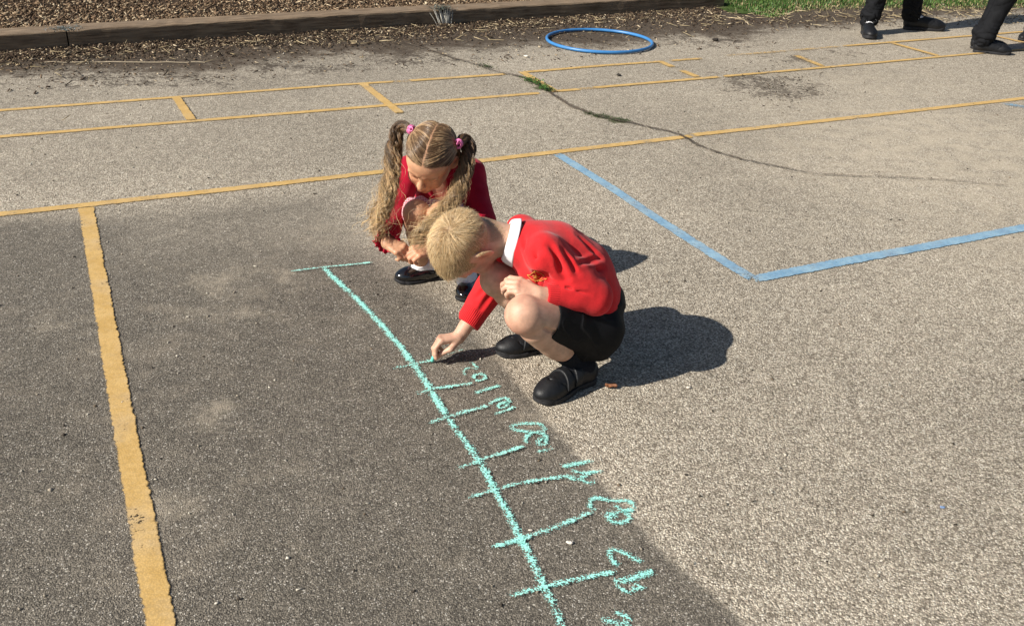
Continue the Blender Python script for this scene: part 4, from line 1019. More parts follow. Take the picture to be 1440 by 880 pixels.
# folds: ridges added and creases cut
fe = J['le']; 
for a, b, r_, kk in ((At(768, 352, 2.12), At(790, 392, 2.11), .010, .014), (At(783, 362, 2.11), At(800, 395, 2.10), .008, .012), (At(812, 360, 2.12), At(832, 372, 2.11), .007, .012), (At(838, 375, 2.12), At(815, 394, 2.10), .007, .012)):
    v.cap(a, b, r_*.8, .002, kk, 'sub')
v0_, f0_ = v.mesh(0); bv0 = BVHTree.FromPolygons([Vector(q_) for q_ in v0_], [tuple(int(i) for i in q_) for q_ in f0_])
def onj(px, py, yy):
    h_ = bv0.ray_cast(Vector(CP), Vector(nrm(ray(px, py)))); return np.array(h_[0]) if h_[0] is not None else At(px, py, yy)
def creases(x, y, z):
    n1 = wave_noise(31, 4.5, 3)(x, y, z); out = .0026*n1
    def fold(a, b, w_, amp):        # one soft crease: a line on the sleeve, pushed in, with a raised flank
        a = np.array(a); b = np.array(b); ba = b-a; t = np.clip(((x-a[0])*ba[0]+(y-a[1])*ba[1]+(z-a[2])*ba[2])/(ba@ba), 0, 1)
        q = np.sqrt((x-a[0]-ba[0]*t)**2+(y-a[1]-ba[1]*t)**2+(z-a[2]-ba[2]*t)**2); e = np.sin(math.pi*np.clip(t*.9+.05, 0, 1))
        return amp*e*(np.exp(-(q/w_)**2)*1.3-.7*np.exp(-((q-w_*2.2)/(w_*1.1))**2))
    for (x0, y0, x1, y1, yy, w_, am) in ((752, 352, 772, 396, 2.115, .0085, .010), (772, 344, 796, 392, 2.105, .0075, .009), (790, 352, 812, 386, 2.105, .006, .006),
                                         (800, 402, 856, 398, 2.115, .006, .006), (796, 392, 850, 378, 2.110, .006, .0065), (812, 372, 846, 362, 2.115, .006, .005), (786, 402, 830, 414, 2.105, .005, .004),
                                         (700, 402, 672, 440, 2.31, .006, .005), (690, 398, 668, 420, 2.31, .005, .004), (812, 330, 846, 366, 2.20, .008, .004), (735, 330, 748, 372, 2.14, .006, .004)):
        out = out+fold(onj(x0, y0, yy), onj(x1, y1, yy), w_, am)
    return out.astype(np.float32)
v.op(creases, v.lo, v.lo+v.n*v.h, 'disp')
# cuffs, hem, neck opening
lc = J['lw']+(J['le']-J['lw'])*.10; rc_ = J['rw']+(J['re']-J['rw'])*.26; dl_ = nrm(J['lw']-J['le']); dr_ = nrm(J['rw']-J['re'])
def cut_beyond(v, p, d, r, ln):           # remove everything past p along d, within radius r
    v.op(lambda x, y, z: np.maximum(np.maximum(-((x-p[0])*d[0]+(y-p[1])*d[1]+(z-p[2])*d[2]), ((x-p[0])*d[0]+(y-p[1])*d[1]+(z-p[2])*d[2])-ln),
         np.sqrt(np.maximum(0, (x-p[0])**2+(y-p[1])**2+(z-p[2])**2-((x-p[0])*d[0]+(y-p[1])*d[1]+(z-p[2])*d[2])**2))-r).astype(np.float32), p-max(r, ln), p+max(r, ln), 'sub', .002)
cut_beyond(v, lc, dl_, .06, .08); cut_beyond(v, rc_, dr_, .06, .08)
v.cap(lc-dl_*.012, lc+dl_*.02, .0215, k=.002, mode='sub'); v.cap(rc_-dr_*.012, rc_+dr_*.02, .0245, k=.002, mode='sub')
na = nrm(skb-J['nb'])
v.cap(J['nb']+na*.022, skb+na*.06, .056, .085, k=.006, mode='sub')
hem_n = nrm(V(.30, 0, -.95)); hp = V(.262, 2.28, .192); 
v.op(lambda x, y, z: np.maximum((x-hp[0])*hem_n[0]*-1+(y-hp[1])*0-(z-hp[2])*hem_n[2], .122-x+0*y).astype(np.float32), V(.14, 2.0, 0), V(.4, 2.6, .4), 'sub', .004)
a_, F2 = v.mesh(2); JV, JF = a_, F2
rib, rc = sleeve_attr(a_, [(lc, -dl_, .028, .036), (rc_, -dr_, .045, .040)])
hd = (a_-hp)@hem_n; hm = (hd > -.030) & (a_[:, 0] > .15); rib[hm] = .8; rc[hm] = (np.arctan2(a_[:, 0]-.2, a_[:, 1]-2.28)*.1)[hm]
jm = mesh('jumper', a_, F2, M_RED, BOY, attrs={'rib': rib, 'rc': rc})
# shirt collar
def collar(parent, N0, ax_, up, r0, r1, w_, off, rng_=150, mat=None):
    ax_ = nrm(ax_); up = nrm(up-ax_*(up@ax_)); sd_ = np.cross(ax_, up); th = np.radians(np.linspace(-rng_, rng_, 61)); tv = np.linspace(0, 1, 7); vs = []
    for a in th:
        e = abs(a)/math.radians(rng_); dv = up*math.cos(a)+sd_*math.sin(a); ww = w_*(1+.55*max(0, e-.6)/.4)
        for t in tv:
            rr = r0+(r1-r0)*t+.003*math.sin(math.pi*t); vs.append(N0+dv*rr+ax_*(off+ww*t-.010*math.sin(math.pi*min(1, t*1.2))*(1-t)))
    id_ = np.arange(61*7).reshape(61, 7); f = np.stack([id_[:-1, :-1], id_[1:, :-1], id_[1:, 1:], id_[:-1, 1:]], -1).reshape(-1, 4)
    o = mesh('collar', np.array(vs), f, mat or M_SHIRT, parent); sm = o.modifiers.new('s', 'SOLIDIFY'); sm.thickness = .0022; sm.offset = 1; return o
collar(BOY, J['nb']+na*.026, -na, -bF*.6+V(0, 0, .8), .046, .063, .022, -.012, 146)
# crest sewn on the jumper
bv = BVHTree.FromPolygons([Vector(p) for p in JV], [tuple(int(i) for i in q) for q in JF])
def on_cloth(px, py):
    d = Vector(nrm(ray(px, py))); h_ = bv.ray_cast(Vector(CP), d)
    return (np.array(h_[0])+np.array(h_[1])*.0012) if h_[0] is not None else None
Vv, Ff, o_ = [], [], 0
def cz(x, y): return (640+x/5.87, 280+y/5.87)
for s_, r_ in (([(598, 622), (612, 628), (628, 620), (645, 602), (662, 588), (685, 598), (715, 612), (738, 630), (720, 655), (700, 668), (670, 672), (640, 665), (615, 645), (598, 622)], .0009),
               ([(662, 588), (655, 600), (662, 615), (672, 632)], .0017), ([(640, 628), (655, 638), (672, 634), (690, 640), (702, 634)], .0012), ([(672, 632), (668, 655)], .0011), ([(648, 650), (668, 648), (690, 656)], .0009),
               ([(660, 672), (664, 684)], .0009), ([(676, 676), (690, 676)], .0009), ([(700, 676), (716, 672), (730, 664)], .0010), ([(736, 664), (742, 656), (750, 660), (758, 652)], .0010)):
    P = [on_cloth(*cz(*p)) for p in smooth_poly(np.array([(a, b, 0) for a, b in s_]), 1)[:, :2]]
    P = [p for p in P if p is not None]
    if len(P) > 2:
        P = np.array(P); keep = [0]+[i for i in range(1, len(P)) if np.linalg.norm(P[i]-P[i-1]) < .02 and np.linalg.norm(P[i]-P[i-1]) > 1e-5]
        if len(keep) > 2:
            v2, f2 = tube_arrays(P[keep], r_, 4); Vv.append(v2); Ff.append(f2+o_); o_ += len(v2)
if Vv: mesh('crest', np.concatenate(Vv), np.concatenate(Ff), M_GOLD, BOY)['label'] = 'small gold embroidered shield crest on the chest'
# shorts
v = Vol(V(.02, 2.05, .04), V(.36, 2.50, .32), .0025)
v.cap(J['pv']+V(.015, 0, .01), J['pv']+V(.01, 0, -.02), .090, .085, .03, flat=(V(0, 1, 0), .85))
for s_ in 'lr':
    h_, k_ = J[s_+'h'], J[s_+'k']; e_ = h_+(k_-h_)*.76
    v.cap(h_+V(.012, 0, -.013), e_, .074, .0570, .018)
    v.cap(h_+V(0, .008, -.028), h_+(k_-h_)*.38+V(.02, .012, -.022), .060, .042, .02)
    v.cap(V(.218, h_[1], .128), V(.175, h_[1]-.01, .112), .060, .045, .03)
def sf(x, y, z):
    n1 = wave_noise(77, 6, 3)(x, y, z); r1 = np.abs(np.sin((x*62+z*30)+.9*n1)); return (.0022*n1-.0042*np.exp(-(r1/.28)**2)*np.clip((x-.09)/.05, 0, 1)*np.clip(.5+n1, 0, 1)).astype(np.float32)
v.op(sf, v.lo, v.lo+v.n*v.h, 'disp')
for s_ in 'lr':
    h_, k_ = J[s_+'h'], J[s_+'k']; e_ = h_+(k_-h_)*.73; d = nrm(k_-h_)
    cut_beyond(v, e_, d, .075, .12); v.cap(e_-d*.02, e_+d*.03, .0545, k=.002, mode='sub')
a_, F2 = v.mesh(2); mesh('shorts', a_, F2, M_SHORT, BOY)
build_shoe(BOY, G(751, 569), G(836, 530), 'velcro', M_SOCKB, J['la'], J['lk'], sockh=.048)
build_shoe(BOY, G(695, 499), V(.150, 2.392, 0), 'velcro', M_SOCKB, J['ra'], J['rk'], sockh=.035)
# stick of chalk in his fingers
ctop = tip+V(.006, -.003, .022); cbot = V(cp[0]-.004, cp[1]-.010, .0066)
v2, f2 = tube_arrays(np.array([cbot-(ctop-cbot)*.0, cbot+(ctop-cbot)*.5, ctop]), .0052, 12)
v2 = np.concatenate([v2, [cbot-V(0, 0, .004), ctop]]); n0 = len(v2)-2
fl = [tuple(int(i) for i in q) for q in f2]+[(n0, (i+1) % 12, i, i)[:3] for i in range(12)]+[(n0+1, 24+i, 24+(i+1) % 12) for i in range(12)]
M_CST = flat_mat('teal_chalk_stick', (.16, .62, .52), .9, .1, .08, 200, .4, 400, .0008)
o = mesh('chalk_stick', v2, fl, M_CST); tag(o, 'teal stick of chalk held in the boy\'s right fingertips', 'chalk')

# ================================================================== the girl
GIRL = empty('person', (-.24, 2.80, 0), 'crouching girl with wavy pigtails and pink hair ties, in a crimson cardigan', 'person')
g_base = (.56, .305, .18)
gO = At(606, 221, 2.715)
ca, sa = math.cos(math.radians(-11)), math.sin(math.radians(-11))
F0 = (-.12, -.90, .42); U0 = (.0, .44, .90)
rot = lambda s, u, c: (s*ca-u*sa, s*sa+u*ca, c)
gF = vd(*rot(*F0)); gU = vd(*rot(*U0)); gU = nrm(gU-gF*(gU@gF)); gL = np.cross(gU, gF)
K_ = dict(ra=At(592, 379, 2.825), la=At(654, 396, 2.735), rk=At(586, 300, 2.685), lk=At(622, 303, 2.665), rh=V(-.305, 2.93, .145), lh=V(-.175, 2.93, .145),
          pv=V(-.24, 2.95, .15), mb=V(-.24, 2.945, .26), ch=V(-.245, 2.90, .335), nb=V(-.255, 2.855, .385),
          rs=V(-.345, 2.875, .345), re=At(552, 303, 2.76), rw=At(544, 341, 2.605), ls=V(-.150, 2.875, .345), le=At(680, 312, 2.75), lw=At(606, 351, 2.61))
v = Vol(V(-.45, 2.50, 0), V(-.02, 3.06, .58), .0022)
v.cap(K_['pv'], K_['mb'], .080, .078, .03); v.cap(K_['mb'], K_['ch'], .078, .075, .03); v.cap(K_['ch'], K_['nb'], .07, .040, .03); v.cap(K_['rs'], K_['ls'], .036, .036, .03)
gsk = gO-gU*.045-gF*.025
v.cap(K_['nb'], gsk, .038, .040, .02)
for s_ in 'lr':
    h_, k_, a_ = K_[s_+'h'], K_[s_+'k'], K_[s_+'a']; d = nrm(a_-k_); th = nrm(h_-k_); fr = nrm(-(th+d)); bk = -fr
    v.cap(h_, k_, .055, .043, .010); v.cap(k_+d*.002, k_+d*.09, .0375, .038, .006); v.cap(k_+d*.05+bk*.005, k_+d*.13, .038, .031, .01); v.cap(k_+d*.12, a_, .031, .0235, .012)
    v.ell(k_+fr*.012, (.029, .029, .029), None, .014); v.ell(k_+fr*.018+d*.028, (.018, .018, .018), None, .014)
gr_toe, gr_heel = G(553, 397), G(553, 397)+V(.190, .070, 0)*1.0
gl_toe, gl_heel = G(649, 427), G(649, 427)+V(.030, .188, 0)
for (te, he), s_ in (((gr_toe, gr_heel), 'r'), ((gl_toe, gl_heel), 'l')):
    O_, f_, ss, uu = foot_frame(te, he); v.cap(K_[s_+'a'], O_+f_*.045+V(0, 0, .03), .022, .022, .01); v.cap(O_+f_*.05+V(0, 0, .03), O_+f_*.15+V(0, 0, .02), .02, .017, .01)
for s_ in 'lr': v.cap(K_[s_+'s'], K_[s_+'e'], .031, .026, .01); v.cap(K_[s_+'e'], K_[s_+'w'], .025, .0180, .008)
head(v, gO, gF, gL, gU, .98)
mt = At(575, 361, 2.575)
XR = nrm(mt-K_['rw']+V(0, 0, .01)); XL = nrm(mt-K_['lw']+V(0, 0, .01))
hand(v, K_['rw'], XR, nrm(V(-.25, -.30, .9)), 1, ((45, 55, 30), (48, 58, 32), (50, 60, 35), (52, 60, 35)), .88, 2)
hand(v, K_['lw'], XL, nrm(V(.2, -.35, .9)), -1, ((40, 50, 30), (42, 55, 30), (46, 58, 30), (50, 60, 30)), .88, 2)
Vt, F_ = v.mesh(1); nrmv = vnormals(Vt, F_)
col = skin_col(Vt, g_base, 17); face_colour(Vt, gO, gF, gL, gU, .98, g_base, col)
for p_, r_, a_ in ((K_['lk'], .04, .3), (K_['rk'], .04, .3), (mt, .03, .35)): redden(col, Vt, p_, r_, a_, g_base)
q = (Vt-gO)@np.array([gF, gL, gU]).T/.98
def girl_scalp(q):
    f, l, u = q.T
    hb = np.interp(f, [-.12, -.05, -.030, -.015, .010, .025, .045, .060, .080, .1], [-.060, -.055, -.030, .020, .024, .020, .040, .052, .058, .06])
    return np.clip((u-hb)/.008, 0, 1)*(np.abs(l) < .085)*(np.linalg.norm(q, axis=1) < .14)
m_ = girl_scalp(q)[:, None]; partm = np.exp(-(q[:, 1:2]/.0012)**2)*(q[:, 0:1] > -.06)
col = col*(1-m_*.8*(1-partm))+np.array((.15, .095, .05))*m_*.8*(1-partm)
mesh('body', Vt, F_, M_SKIN, GIRL, attrs={'Col': col})
print('girl body', len(Vt), gF.round(2), gU.round(2), gL.round(2))
gl_ = lambda f, l, u: gO+(gF*f+gL*l+gU*u)*.98
tieR, tieL = gl_(-.035, -.073, .058), gl_(-.035, .073, .058)
idx_ = np.where(m_[:, 0] > .3)[0]; gr = np.random.default_rng(41); nS = 11000; pick = gr.choice(idx_, nS); rt = Vt[pick]; ql = (rt-gO)@np.array([gF, gL, gU]).T/.98
ok = np.abs(ql[:, 1]-.0015*np.sin(ql[:, 0]*160)) > .0009; rt, ql = rt[ok], ql[ok]; nS = len(rt)
sgn = np.sign(ql[:, 1]); tie_l = np.stack([np.full(nS, -.035), .066*sgn, np.full(nS, .055)], 1)+gr.normal(0, .0035, (nS, 3))
K = 9; s_ = np.linspace(0, 1, K); Pl = ql[:, None]*(1-s_[None, :, None])+tie_l[:, None]*s_[None, :, None]
cen = np.array([-.006, 0, .024]); rr_ = np.array([.088, .069, .080]); off = 1.02+.05*gr.uniform(0, 1, (nS, 1))*np.sin(np.pi*s_)[None]+.045*s_[None]
e = (Pl-cen)/rr_; el = np.linalg.norm(e, axis=2); el0 = el[:, :1]; tgt = el0*(1-s_)+1.03*s_
e = e/el[..., None]*(np.maximum(tgt, 1.0)*off/1.0)[..., None]
cl_ = wave_noise(9, 60, 2)(ql[:, 0], ql[:, 1], ql[:, 2]); e *= (1+.010*cl_)[:, None, None]
Pl = cen+e*rr_; Pl[:, 0] = ql*1.0
P = gO+(Pl*.98)@np.array([gF, gL, gU])
pal = np.array([(.17, .098, .048), (.11, .062, .030), (.26, .16, .082), (.42, .285, .16)]); ck_ = np.digitize(cl_+gr.normal(0, .25, nS), [-.1, .35, .62])
ck_ = np.clip(np.where(ck_ == 0, 1, np.where(ck_ == 1, 0, ck_)), 0, 3)
bc = pal[ck_]*gr.uniform(.8, 1.2, (nS, 1)); rad = gr.uniform(.00045, .0007, (nS, 1))*np.linspace(1, .9, K)[None]
strands_mesh('hair', P, rad, bc[:, None]*np.ones((1, K, 1)), M_HAIR, GIRL)
def pigtail(tie, pts, r_prof, seed, tipcol, parent, nl_=64, per=42):
    gr = np.random.default_rng(seed); C = smooth_poly(np.array([tie]+pts), 3); C, t = resample(C, .006); n_ = len(C); s = np.linspace(0, 1, n_)
    T = np.gradient(C, axis=0); T /= np.linalg.norm(T, axis=1)[:, None]; A = np.cross(T, V(0, -1, .2)); A /= np.linalg.norm(A, axis=1)[:, None]; B = np.cross(T, A)
    Rr = np.interp(s, [q[0] for q in r_prof], [q[1] for q in r_prof]); Ps, Cs2, Rs = [], [], []
    Kk = n_
    for i in range(nl_):
        th = gr.uniform(0, 6.283); rho = math.sqrt(gr.uniform(0, 1)); wl = gr.uniform(.050, .110); ph = gr.uniform(0, 6.28); amp = gr.uniform(.0030, .0090); drift = gr.normal(0, .5)
        ang = th+drift*s*2; o1 = rho*Rr*np.cos(ang); o2 = rho*Rr*np.sin(ang); grow = np.clip(s*4, 0, 1)
        o1 = o1+amp*grow*np.sin(2*math.pi*t/wl+ph)*(1+.8*s); o2 = o2+amp*grow*np.cos(2*math.pi*t/wl*.93+ph)*(1+.8*s)
        spl = gr.normal(0, .012, 2)*1.0; o1 = o1+spl[0]*np.clip(s-.6, 0, 1)**1.5*5; o2 = o2+spl[1]*np.clip(s-.6, 0, 1)**1.5*5
        base = C+A*o1[:, None]+B*o2[:, None]; end = gr.uniform(.80, 1.0); lc_ = gr.choice([.45, .7, 1.0, 1.35], p=[.18, .27, .33, .22])
        for j in range(per):
            w1, w2 = gr.normal(0, 1, 2); sp = (.0007+.0017*np.abs(np.sin(2*math.pi*t/wl*.5+ph))+.004*np.clip(s-.7, 0, 1))
            e2 = end*gr.uniform(.82, 1.0); sN = np.linspace(0, e2, 30); g1 = np.array([np.interp(sN, s, (base+A*(w1*sp)[:, None]+B*(w2*sp)[:, None])[:, q]) for q in range(3)]).T
            if gr.uniform() < .10: g1 = g1+np.outer(np.clip(sN-.15, 0, 1)**1.2, gr.normal(0, .030, 3))
            Ps.append(g1); mixv = np.clip((sN-.22+gr.normal(0, .08))/.55, 0, 1)[:, None]
            Cs2.append((np.array((.15, .086, .042))*(1-mixv)+np.array(tipcol)*mixv)*lc_*gr.uniform(.75, 1.3)); Rs.append(gr.uniform(.00035, .0006)*np.linspace(1, .5, 30))
    return strands_mesh('pigtail', np.array(Ps), np.array(Rs), np.clip(np.array(Cs2), 0, .9), M_HAIR, parent)
pigtail(tieR, [At(563, 176, 2.745), At(556, 188, 2.735), At(553, 225, 2.71), At(549, 258, 2.66), At(541, 288, 2.62), At(530, 313, 2.60), At(520, 337, 2.585)],
        [(0, .004), (.06, .014), (.15, .017), (.4, .0195), (.65, .018), (.85, .013), (1, .008)], 51, (.62, .43, .22), GIRL)
pigtail(tieL, [At(655, 193, 2.755), At(661, 206, 2.735), At(657, 232, 2.70), At(648, 262, 2.66), At(634, 288, 2.63), At(612, 312, 2.585), At(588, 333, 2.56), At(568, 346, 2.55)],
        [(0, .004), (.06, .014), (.15, .016), (.4, .0175), (.65, .016), (.85, .014), (1, .011)], 52, (.66, .47, .25), GIRL)
for tp, tx in ((tieR, nrm(At(563, 176, 2.745)-tieR)), (tieL, nrm(At(655, 193, 2.755)-tieL))):
    Vv, Ff, o_ = [], [], 0; b1 = nrm(np.cross(tx, V(0, 0, 1))); b2 = np.cross(tx, b1); th = np.linspace(0, 2*math.pi, 25)
    for off_, r_ in ((-.002, .0115), (.005, .0110)):
        P = tp+tx*off_+np.outer(np.cos(th), b1)*r_+np.outer(np.sin(th), b2)*r_; v2, f2 = tube_arrays(P, .0038, 8); Vv.append(v2); Ff.append(f2+o_); o_ += len(v2)
    P = tp+tx*.002+np.outer(np.cos(th), nrm(b2-b1*.3))*.006+np.outer(np.sin(th), tx)*.008+nrm(CC)*.012; v2, f2 = tube_arrays(P, .0022, 6); Vv.append(v2); Ff.append(f2+o_)
    mesh('hair_tie', np.concatenate(Vv), np.concatenate(Ff), M_PINK, GIRL)
# cardigan
v = Vol(V(-.47, 2.52, .06), V(.0, 3.08, .46), .0025)
v.cap(V(-.24, 2.955, .19), K_['mb'], .090, .089, .04); v.cap(K_['mb'], K_['ch'], .089, .086, .03); v.cap(K_['ch'], K_['nb']+V(0, .006, -.008), .082, .052, .03); v.cap(K_['rs'], K_['ls'], .046, .046, .03)
for s_ in 'lr':
    w_, e_, h_ = K_[s_+'w'], K_[s_+'e'], K_[s_+'s']; v.cap(h_, e_, .045, .040, .014); v.cap(e_, w_, .040, .031, .012)
def gc(x, y, z):
    n1 = wave_noise(91, 8, 3)(x, y, z); r = 0
    for s_ in 'lr':
        m0 = (K_[s_+'e']+K_[s_+'w'])/2; ax_ = nrm(K_[s_+'w']-K_[s_+'e']); tt = (x-m0[0])*ax_[0]+(y-m0[1])*ax_[1]+(z-m0[2])*ax_[2]
        ww = np.exp(-(((x-m0[0])**2+(y-m0[1])**2+(z-m0[2])**2)/.11**2)); r = r+ww*.0042*(1-np.abs(np.sin(tt*75+1.6*n1+z*40)))**2
    return (.0025*n1+r).astype(np.float32)
v.op(gc, v.lo, v.lo+v.n*v.h, 'disp')
cuffs = []
for s_ in 'lr':
    d = nrm(K_[s_+'w']-K_[s_+'e']); c_ = K_[s_+'w']-d*.012; cut_beyond(v, c_, d, .06, .09); v.cap(c_-d*.012, c_+d*.02, .0215, k=.002, mode='sub'); cuffs.append((c_, d))
gna = nrm(gsk-K_['nb']); v.cap(K_['nb']+gna*.004, gsk+gna*.06, .050, .080, k=.006, mode='sub')
v.cap(K_['nb']+V(0, -.04, -.01), V(-.24, 2.84, .25), .028, .020, .01, 'sub')
a_, F2 = v.mesh(2); cg = mesh('cardigan', a_, F2, M_CRIM, GIRL, attrs={'rib': np.zeros(len(a_)), 'rc': np.zeros(len(a_))})
for c_, d in cuffs:   # frilled cuffs
    b1 = nrm(np.cross(d, V(.1, .2, 1))); b2 = np.cross(d, b1); nth = 120; th = np.linspace(0, 2*math.pi, nth, endpoint=False); vs = []
    for t in np.linspace(0, 1, 6):
        rr = .0265+.012*t+.0042*t*np.sin(th*13)+.002*t*np.sin(th*5+1); ax2 = .001+.014*t*(1-.35*t)+.0045*t*np.cos(th*13+.9)
        vs.append(c_+np.outer(rr*np.cos(th), b1)+np.outer(rr*np.sin(th), b2)+np.outer(ax2, d))
    vs = np.stack(vs, 1); id_ = np.arange(nth*6).reshape(nth, 6); i1 = np.roll(id_, -1, 0); f = np.stack([id_[:, :-1], i1[:, :-1], i1[:, 1:], id_[:, 1:]], -1).reshape(-1, 4)
    o = mesh('cuff_frill', vs.reshape(-1, 3), f, M_CRIM, cg, attrs={'rib': np.zeros(nth*6), 'rc': np.zeros(nth*6)}); sm = o.modifiers.new('s', 'SOLIDIFY'); sm.thickness = .0024; sm.offset = 0
# gingham dress over the thighs
v = Vol(V(-.40, 2.62, .05), V(-.08, 3.05, .40), .0025)
for s_ in 'lr': v.cap(K_[s_+'h'], K_[s_+'h']+(K_[s_+'k']-K_[s_+'h'])*.86+V(0, 0, .004), .066, .052, .03)
v.cap((K_['lh']+K_['rh'])/2+V(0, 0, -.01), (K_['lk']+K_['rk'])/2*.8+(K_['lh']+K_['rh'])/2*.2, .07, .040, .03)
v.cap(K_['pv'], K_['pv']+V(0, .0, -.04), .095, .09, .03)
v.op(lambda x, y, z: (.003*wave_noise(14, 8, 3)(x, y, z)+.003*np.sin(x*150+y*20)).astype(np.float32), v.lo, v.lo+v.n*v.h, 'disp')
km = (K_['lk']+K_['rk'])/2; hmn = nrm(km-(K_['lh']+K_['rh'])/2); v.plane(km-hmn*.036, hmn, .003)
a_, F2 = v.mesh(2); mesh('dress', a_, F2, M_GING, GIRL, attrs={'gc': np.stack([a_[:, 0], a_[:, 1]*.8+a_[:, 2]*.6, a_[:, 2]*0], 1)})
build_shoe(GIRL, gr_toe, gr_heel, 'maryjane', M_SOCKW, K_['ra'], K_['rk'], sockh=.05)
build_shoe(GIRL, gl_toe, gl_heel, 'maryjane', M_SOCKW, K_['la'], K_['lk'], sockh=.05)

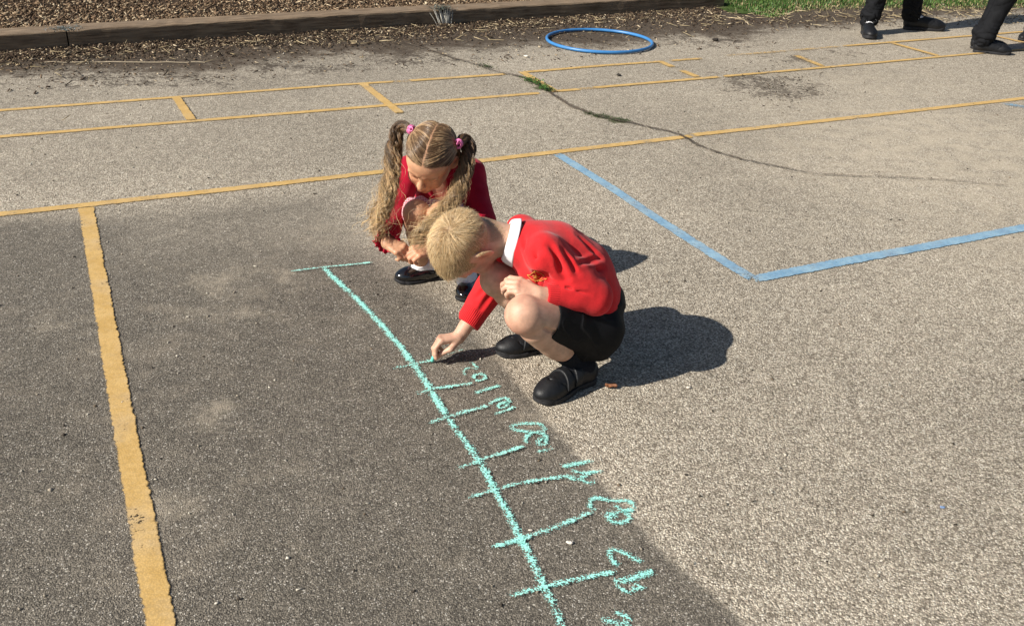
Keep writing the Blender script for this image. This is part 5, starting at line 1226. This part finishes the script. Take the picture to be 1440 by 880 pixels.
# ================================================================== people standing at the top right (only their legs are in the frame)
def stander(label, feet, hipc, hgt, face_dir, trousers=True, seed=1, shoe_kind='lace', skin=(.55, .34, .24), bare=False):
    """feet: list of (toe, heel) ground points, right then left"""
    P0 = (feet[0][1]+feet[1][1])/2; o = empty('person', (P0[0], P0[1], 0), label, 'person'); sc = hgt/1.75
    hip = V(hipc[0], hipc[1], hgt*.52); fd = nrm(V(face_dir[0], face_dir[1], 0)); sd_ = np.cross(V(0, 0, 1), fd)
    ch = hip+V(0, 0, .36*sc); sh = hip+V(0, 0, .50*sc); nk = hip+V(0, 0, .56*sc); hO = hip+V(0, 0, .74*sc)+fd*.02
    lo = np.minimum.reduce([V(*f[i][:2], 0) for f in feet for i in (0, 1)]+[hip-V(.40, .40, 0)])-.1; hi = np.maximum.reduce([V(*f[i][:2], 0) for f in feet for i in (0, 1)]+[hip+V(.40, .40, 0)])+.1; hi[2] = hgt+.1; lo[2] = 0
    v = Vol(lo, hi, .008, far=.2); jt = []
    for i, (te, he) in enumerate(feet):
        s = -1 if i == 0 else 1; f_ = nrm(V(te[0]-he[0], te[1]-he[1], 0)); an = V(he[0], he[1], 0)+f_*.06*sc+V(0, 0, .09*sc); hp_ = hip+sd_*s*.09*sc; kn = (an+hp_)/2+fd*.03*sc+V(0, 0, .0)
        jt.append((an, kn, hp_)); v.cap(hp_, kn, .085*sc, .058*sc, .02); v.cap(kn, kn*.6+an*.4, .054*sc, .056*sc, .02); v.cap(kn*.6+an*.4, an, .054*sc, .036*sc, .02); v.cap(an-V(0, 0, .03*sc), V(te[0], te[1], .030*sc)-f_*.08*sc, .028*sc, .020*sc, .01)
        s0 = sh+sd_*s*.17*sc; el = s0+V(0, 0, -.28*sc)+sd_*s*.06*sc; wr = el+V(0, 0, -.22*sc)+fd*.10*sc
        v.cap(s0, el, .048*sc, .038*sc, .02); v.cap(el, wr, .038*sc, .026*sc, .01); hand(v, wr, V(0, 0, -1)+fd*.3, sd_*s, -s, ((15, 20, 12),)*4, 1.35*sc, 3)
    v.cap(hip, ch, .13*sc, .14*sc, .04, flat=(fd, 1.25)); v.cap(sh-sd_*.14*sc, sh+sd_*.14*sc, .06*sc, .06*sc, .04); v.cap(ch, nk, .12*sc, .06*sc, .04); v.cap(nk, hO-V(0, 0, .05), .055*sc, .055*sc, .02)
    head(v, hO, fd, sd_, V(0, 0, 1), 1.12*sc)
    a_, F2 = v.mesh(1); c_ = skin_col(a_, skin, seed); mesh('body', a_, F2, M_SKIN, o, attrs={'Col': c_})
    # cropped hair
    v = Vol(hO-.15, hO+.18, .006, far=.2); v.ell(hO+V(0, 0, .030*sc)-fd*.008, V(.104, .084, .094)*sc, np.array([fd, sd_, V(0, 0, 1)]), .01); v.plane(hO+V(0, 0, .01)+fd*.03, nrm(fd*.8-V(0, 0, 1)), .01)
    a_, F2 = v.mesh(1); mesh('hair', a_, F2, M_HAIR, o, attrs={'Col': np.tile((.07, .045, .025), (len(a_), 1))})
    # jacket
    v = Vol(lo, hi, .008, far=.2); v.cap(hip+V(0, 0, .02), ch, .15*sc, .16*sc, .04, flat=(fd, 1.2)); v.cap(sh-sd_*.14*sc, sh+sd_*.14*sc, .075*sc, .075*sc, .04); v.cap(ch, nk-V(0, 0, .03), .13*sc, .075*sc, .04)
    for i in range(2):
        s = -1 if i == 0 else 1; s0 = sh+sd_*s*.17*sc; el = s0+V(0, 0, -.28*sc)+sd_*s*.06*sc; wr = el+V(0, 0, -.20*sc)+fd*.09*sc; v.cap(s0, el, .062*sc, .052*sc, .02); v.cap(el, wr, .052*sc, .042*sc, .02)
    v.op(lambda x, y, z: (.006*wave_noise(seed, 4, 3)(x, y, z)).astype(np.float32), v.lo, v.lo+v.n*v.h, 'disp'); a_, F2 = v.mesh(1); mesh('jacket', a_, F2, M_NAVY, o)
    # trousers or shorts
    zlow = min(j[0][2] for j in jt)-.05; v = Vol(V(lo[0], lo[1], 0), V(hi[0], hi[1], hip[2]+.1), .006, far=.2)
    v.cap(hip+V(0, 0, .0), hip+V(0, 0, .06*sc), .145*sc, .14*sc, .04, flat=(fd, 1.2))
    for an, kn, hp_ in jt:
        e_ = an+V(0, 0, -.03*sc) if not bare else kn+V(0, 0, .08)
        v.cap(hp_, kn, .108*sc, .082*sc, .03)
        if not bare: v.cap(kn, e_*.8+kn*.2, .082*sc, .072*sc, .03); v.cap(e_*.85+kn*.15, e_, .070*sc, .058*sc, .02); v.cap(an+V(0, 0, .05*sc)+fd*.028*sc, an+V(0, 0, .06*sc)-fd*.03*sc, .046*sc, .044*sc, .02)
    def tf(x, y, z):
        n1 = wave_noise(seed+5, 5, 3)(x, y, z); lowm = np.clip((.30*sc-z)/(.18*sc), 0, 1); r1 = 1-np.abs(np.sin(z*55/sc+2.2*n1+x*14)); return (.006*n1+.015*sc*lowm*(r1**2-.3)+.006*sc*(1-np.abs(np.sin(x*30+y*30+1.5*n1)))**3).astype(np.float32)
    v.op(tf, v.lo, v.lo+v.n*v.h, 'disp')
    if not bare: v.plane(V(0, 0, .064*sc), V(0, 0, -1), .004)
    a_, F2 = v.mesh(1); mesh('trousers' if not bare else 'shorts', a_, F2, M_TROU, o)
    for (te, he), (an, kn, hp_) in zip(feet, jt): build_shoe(o, te, he, shoe_kind, M_GREYSOCK if bare else M_SOCKW, an, kn, h=.003, sockh=.13*sc if bare else .05*sc)
    return o
A_r = (G(1224, 57), G(1224, 57)+V(.055, .30, 0)); A_l = (G(1326, 44), G(1268, 41)+V(0, 0, 0))
A_l = (A_l[1]+nrm(A_l[0]-A_l[1])*.335, A_l[1])
stander('person in black trousers standing feet apart on the tarmac by the grass bank', [A_l, A_r][::-1] if False else [A_r, A_l], ((A_r[1]+A_l[1])/2+V(-.02, .05, 0))[:2], 1.72, V(.55, -.8, 0), seed=3)
hB = G(1366, 73); tB = G(1411, 77); tB = hB+nrm(tB-hB)*.265
hB2 = hB+V(.035, .13, 0); tB2 = hB2+nrm(tB-hB)*.262
stander('person in charcoal trousers and black trainers standing side on at the right edge', [(tB, hB), (tB2, hB2)], ((hB+hB2)/2+V(.22, .02, 0))[:2], 1.45, nrm(tB-hB), seed=8)
hC = G(1445, 53); tC = hC+V(-.18, -.13, 0); hC2 = G(1452, 64); 
stander('person with bare shins and grey socks, cut off by the right edge of the photo', [(hC+V(-.13, -.17, 0), hC), (hC+V(.0, -.32, 0), hC+V(.13, -.13, 0))], (hC+V(.04, 0, 0))[:2], 1.40, V(-.6, -.8, 0), seed=12, bare=True)
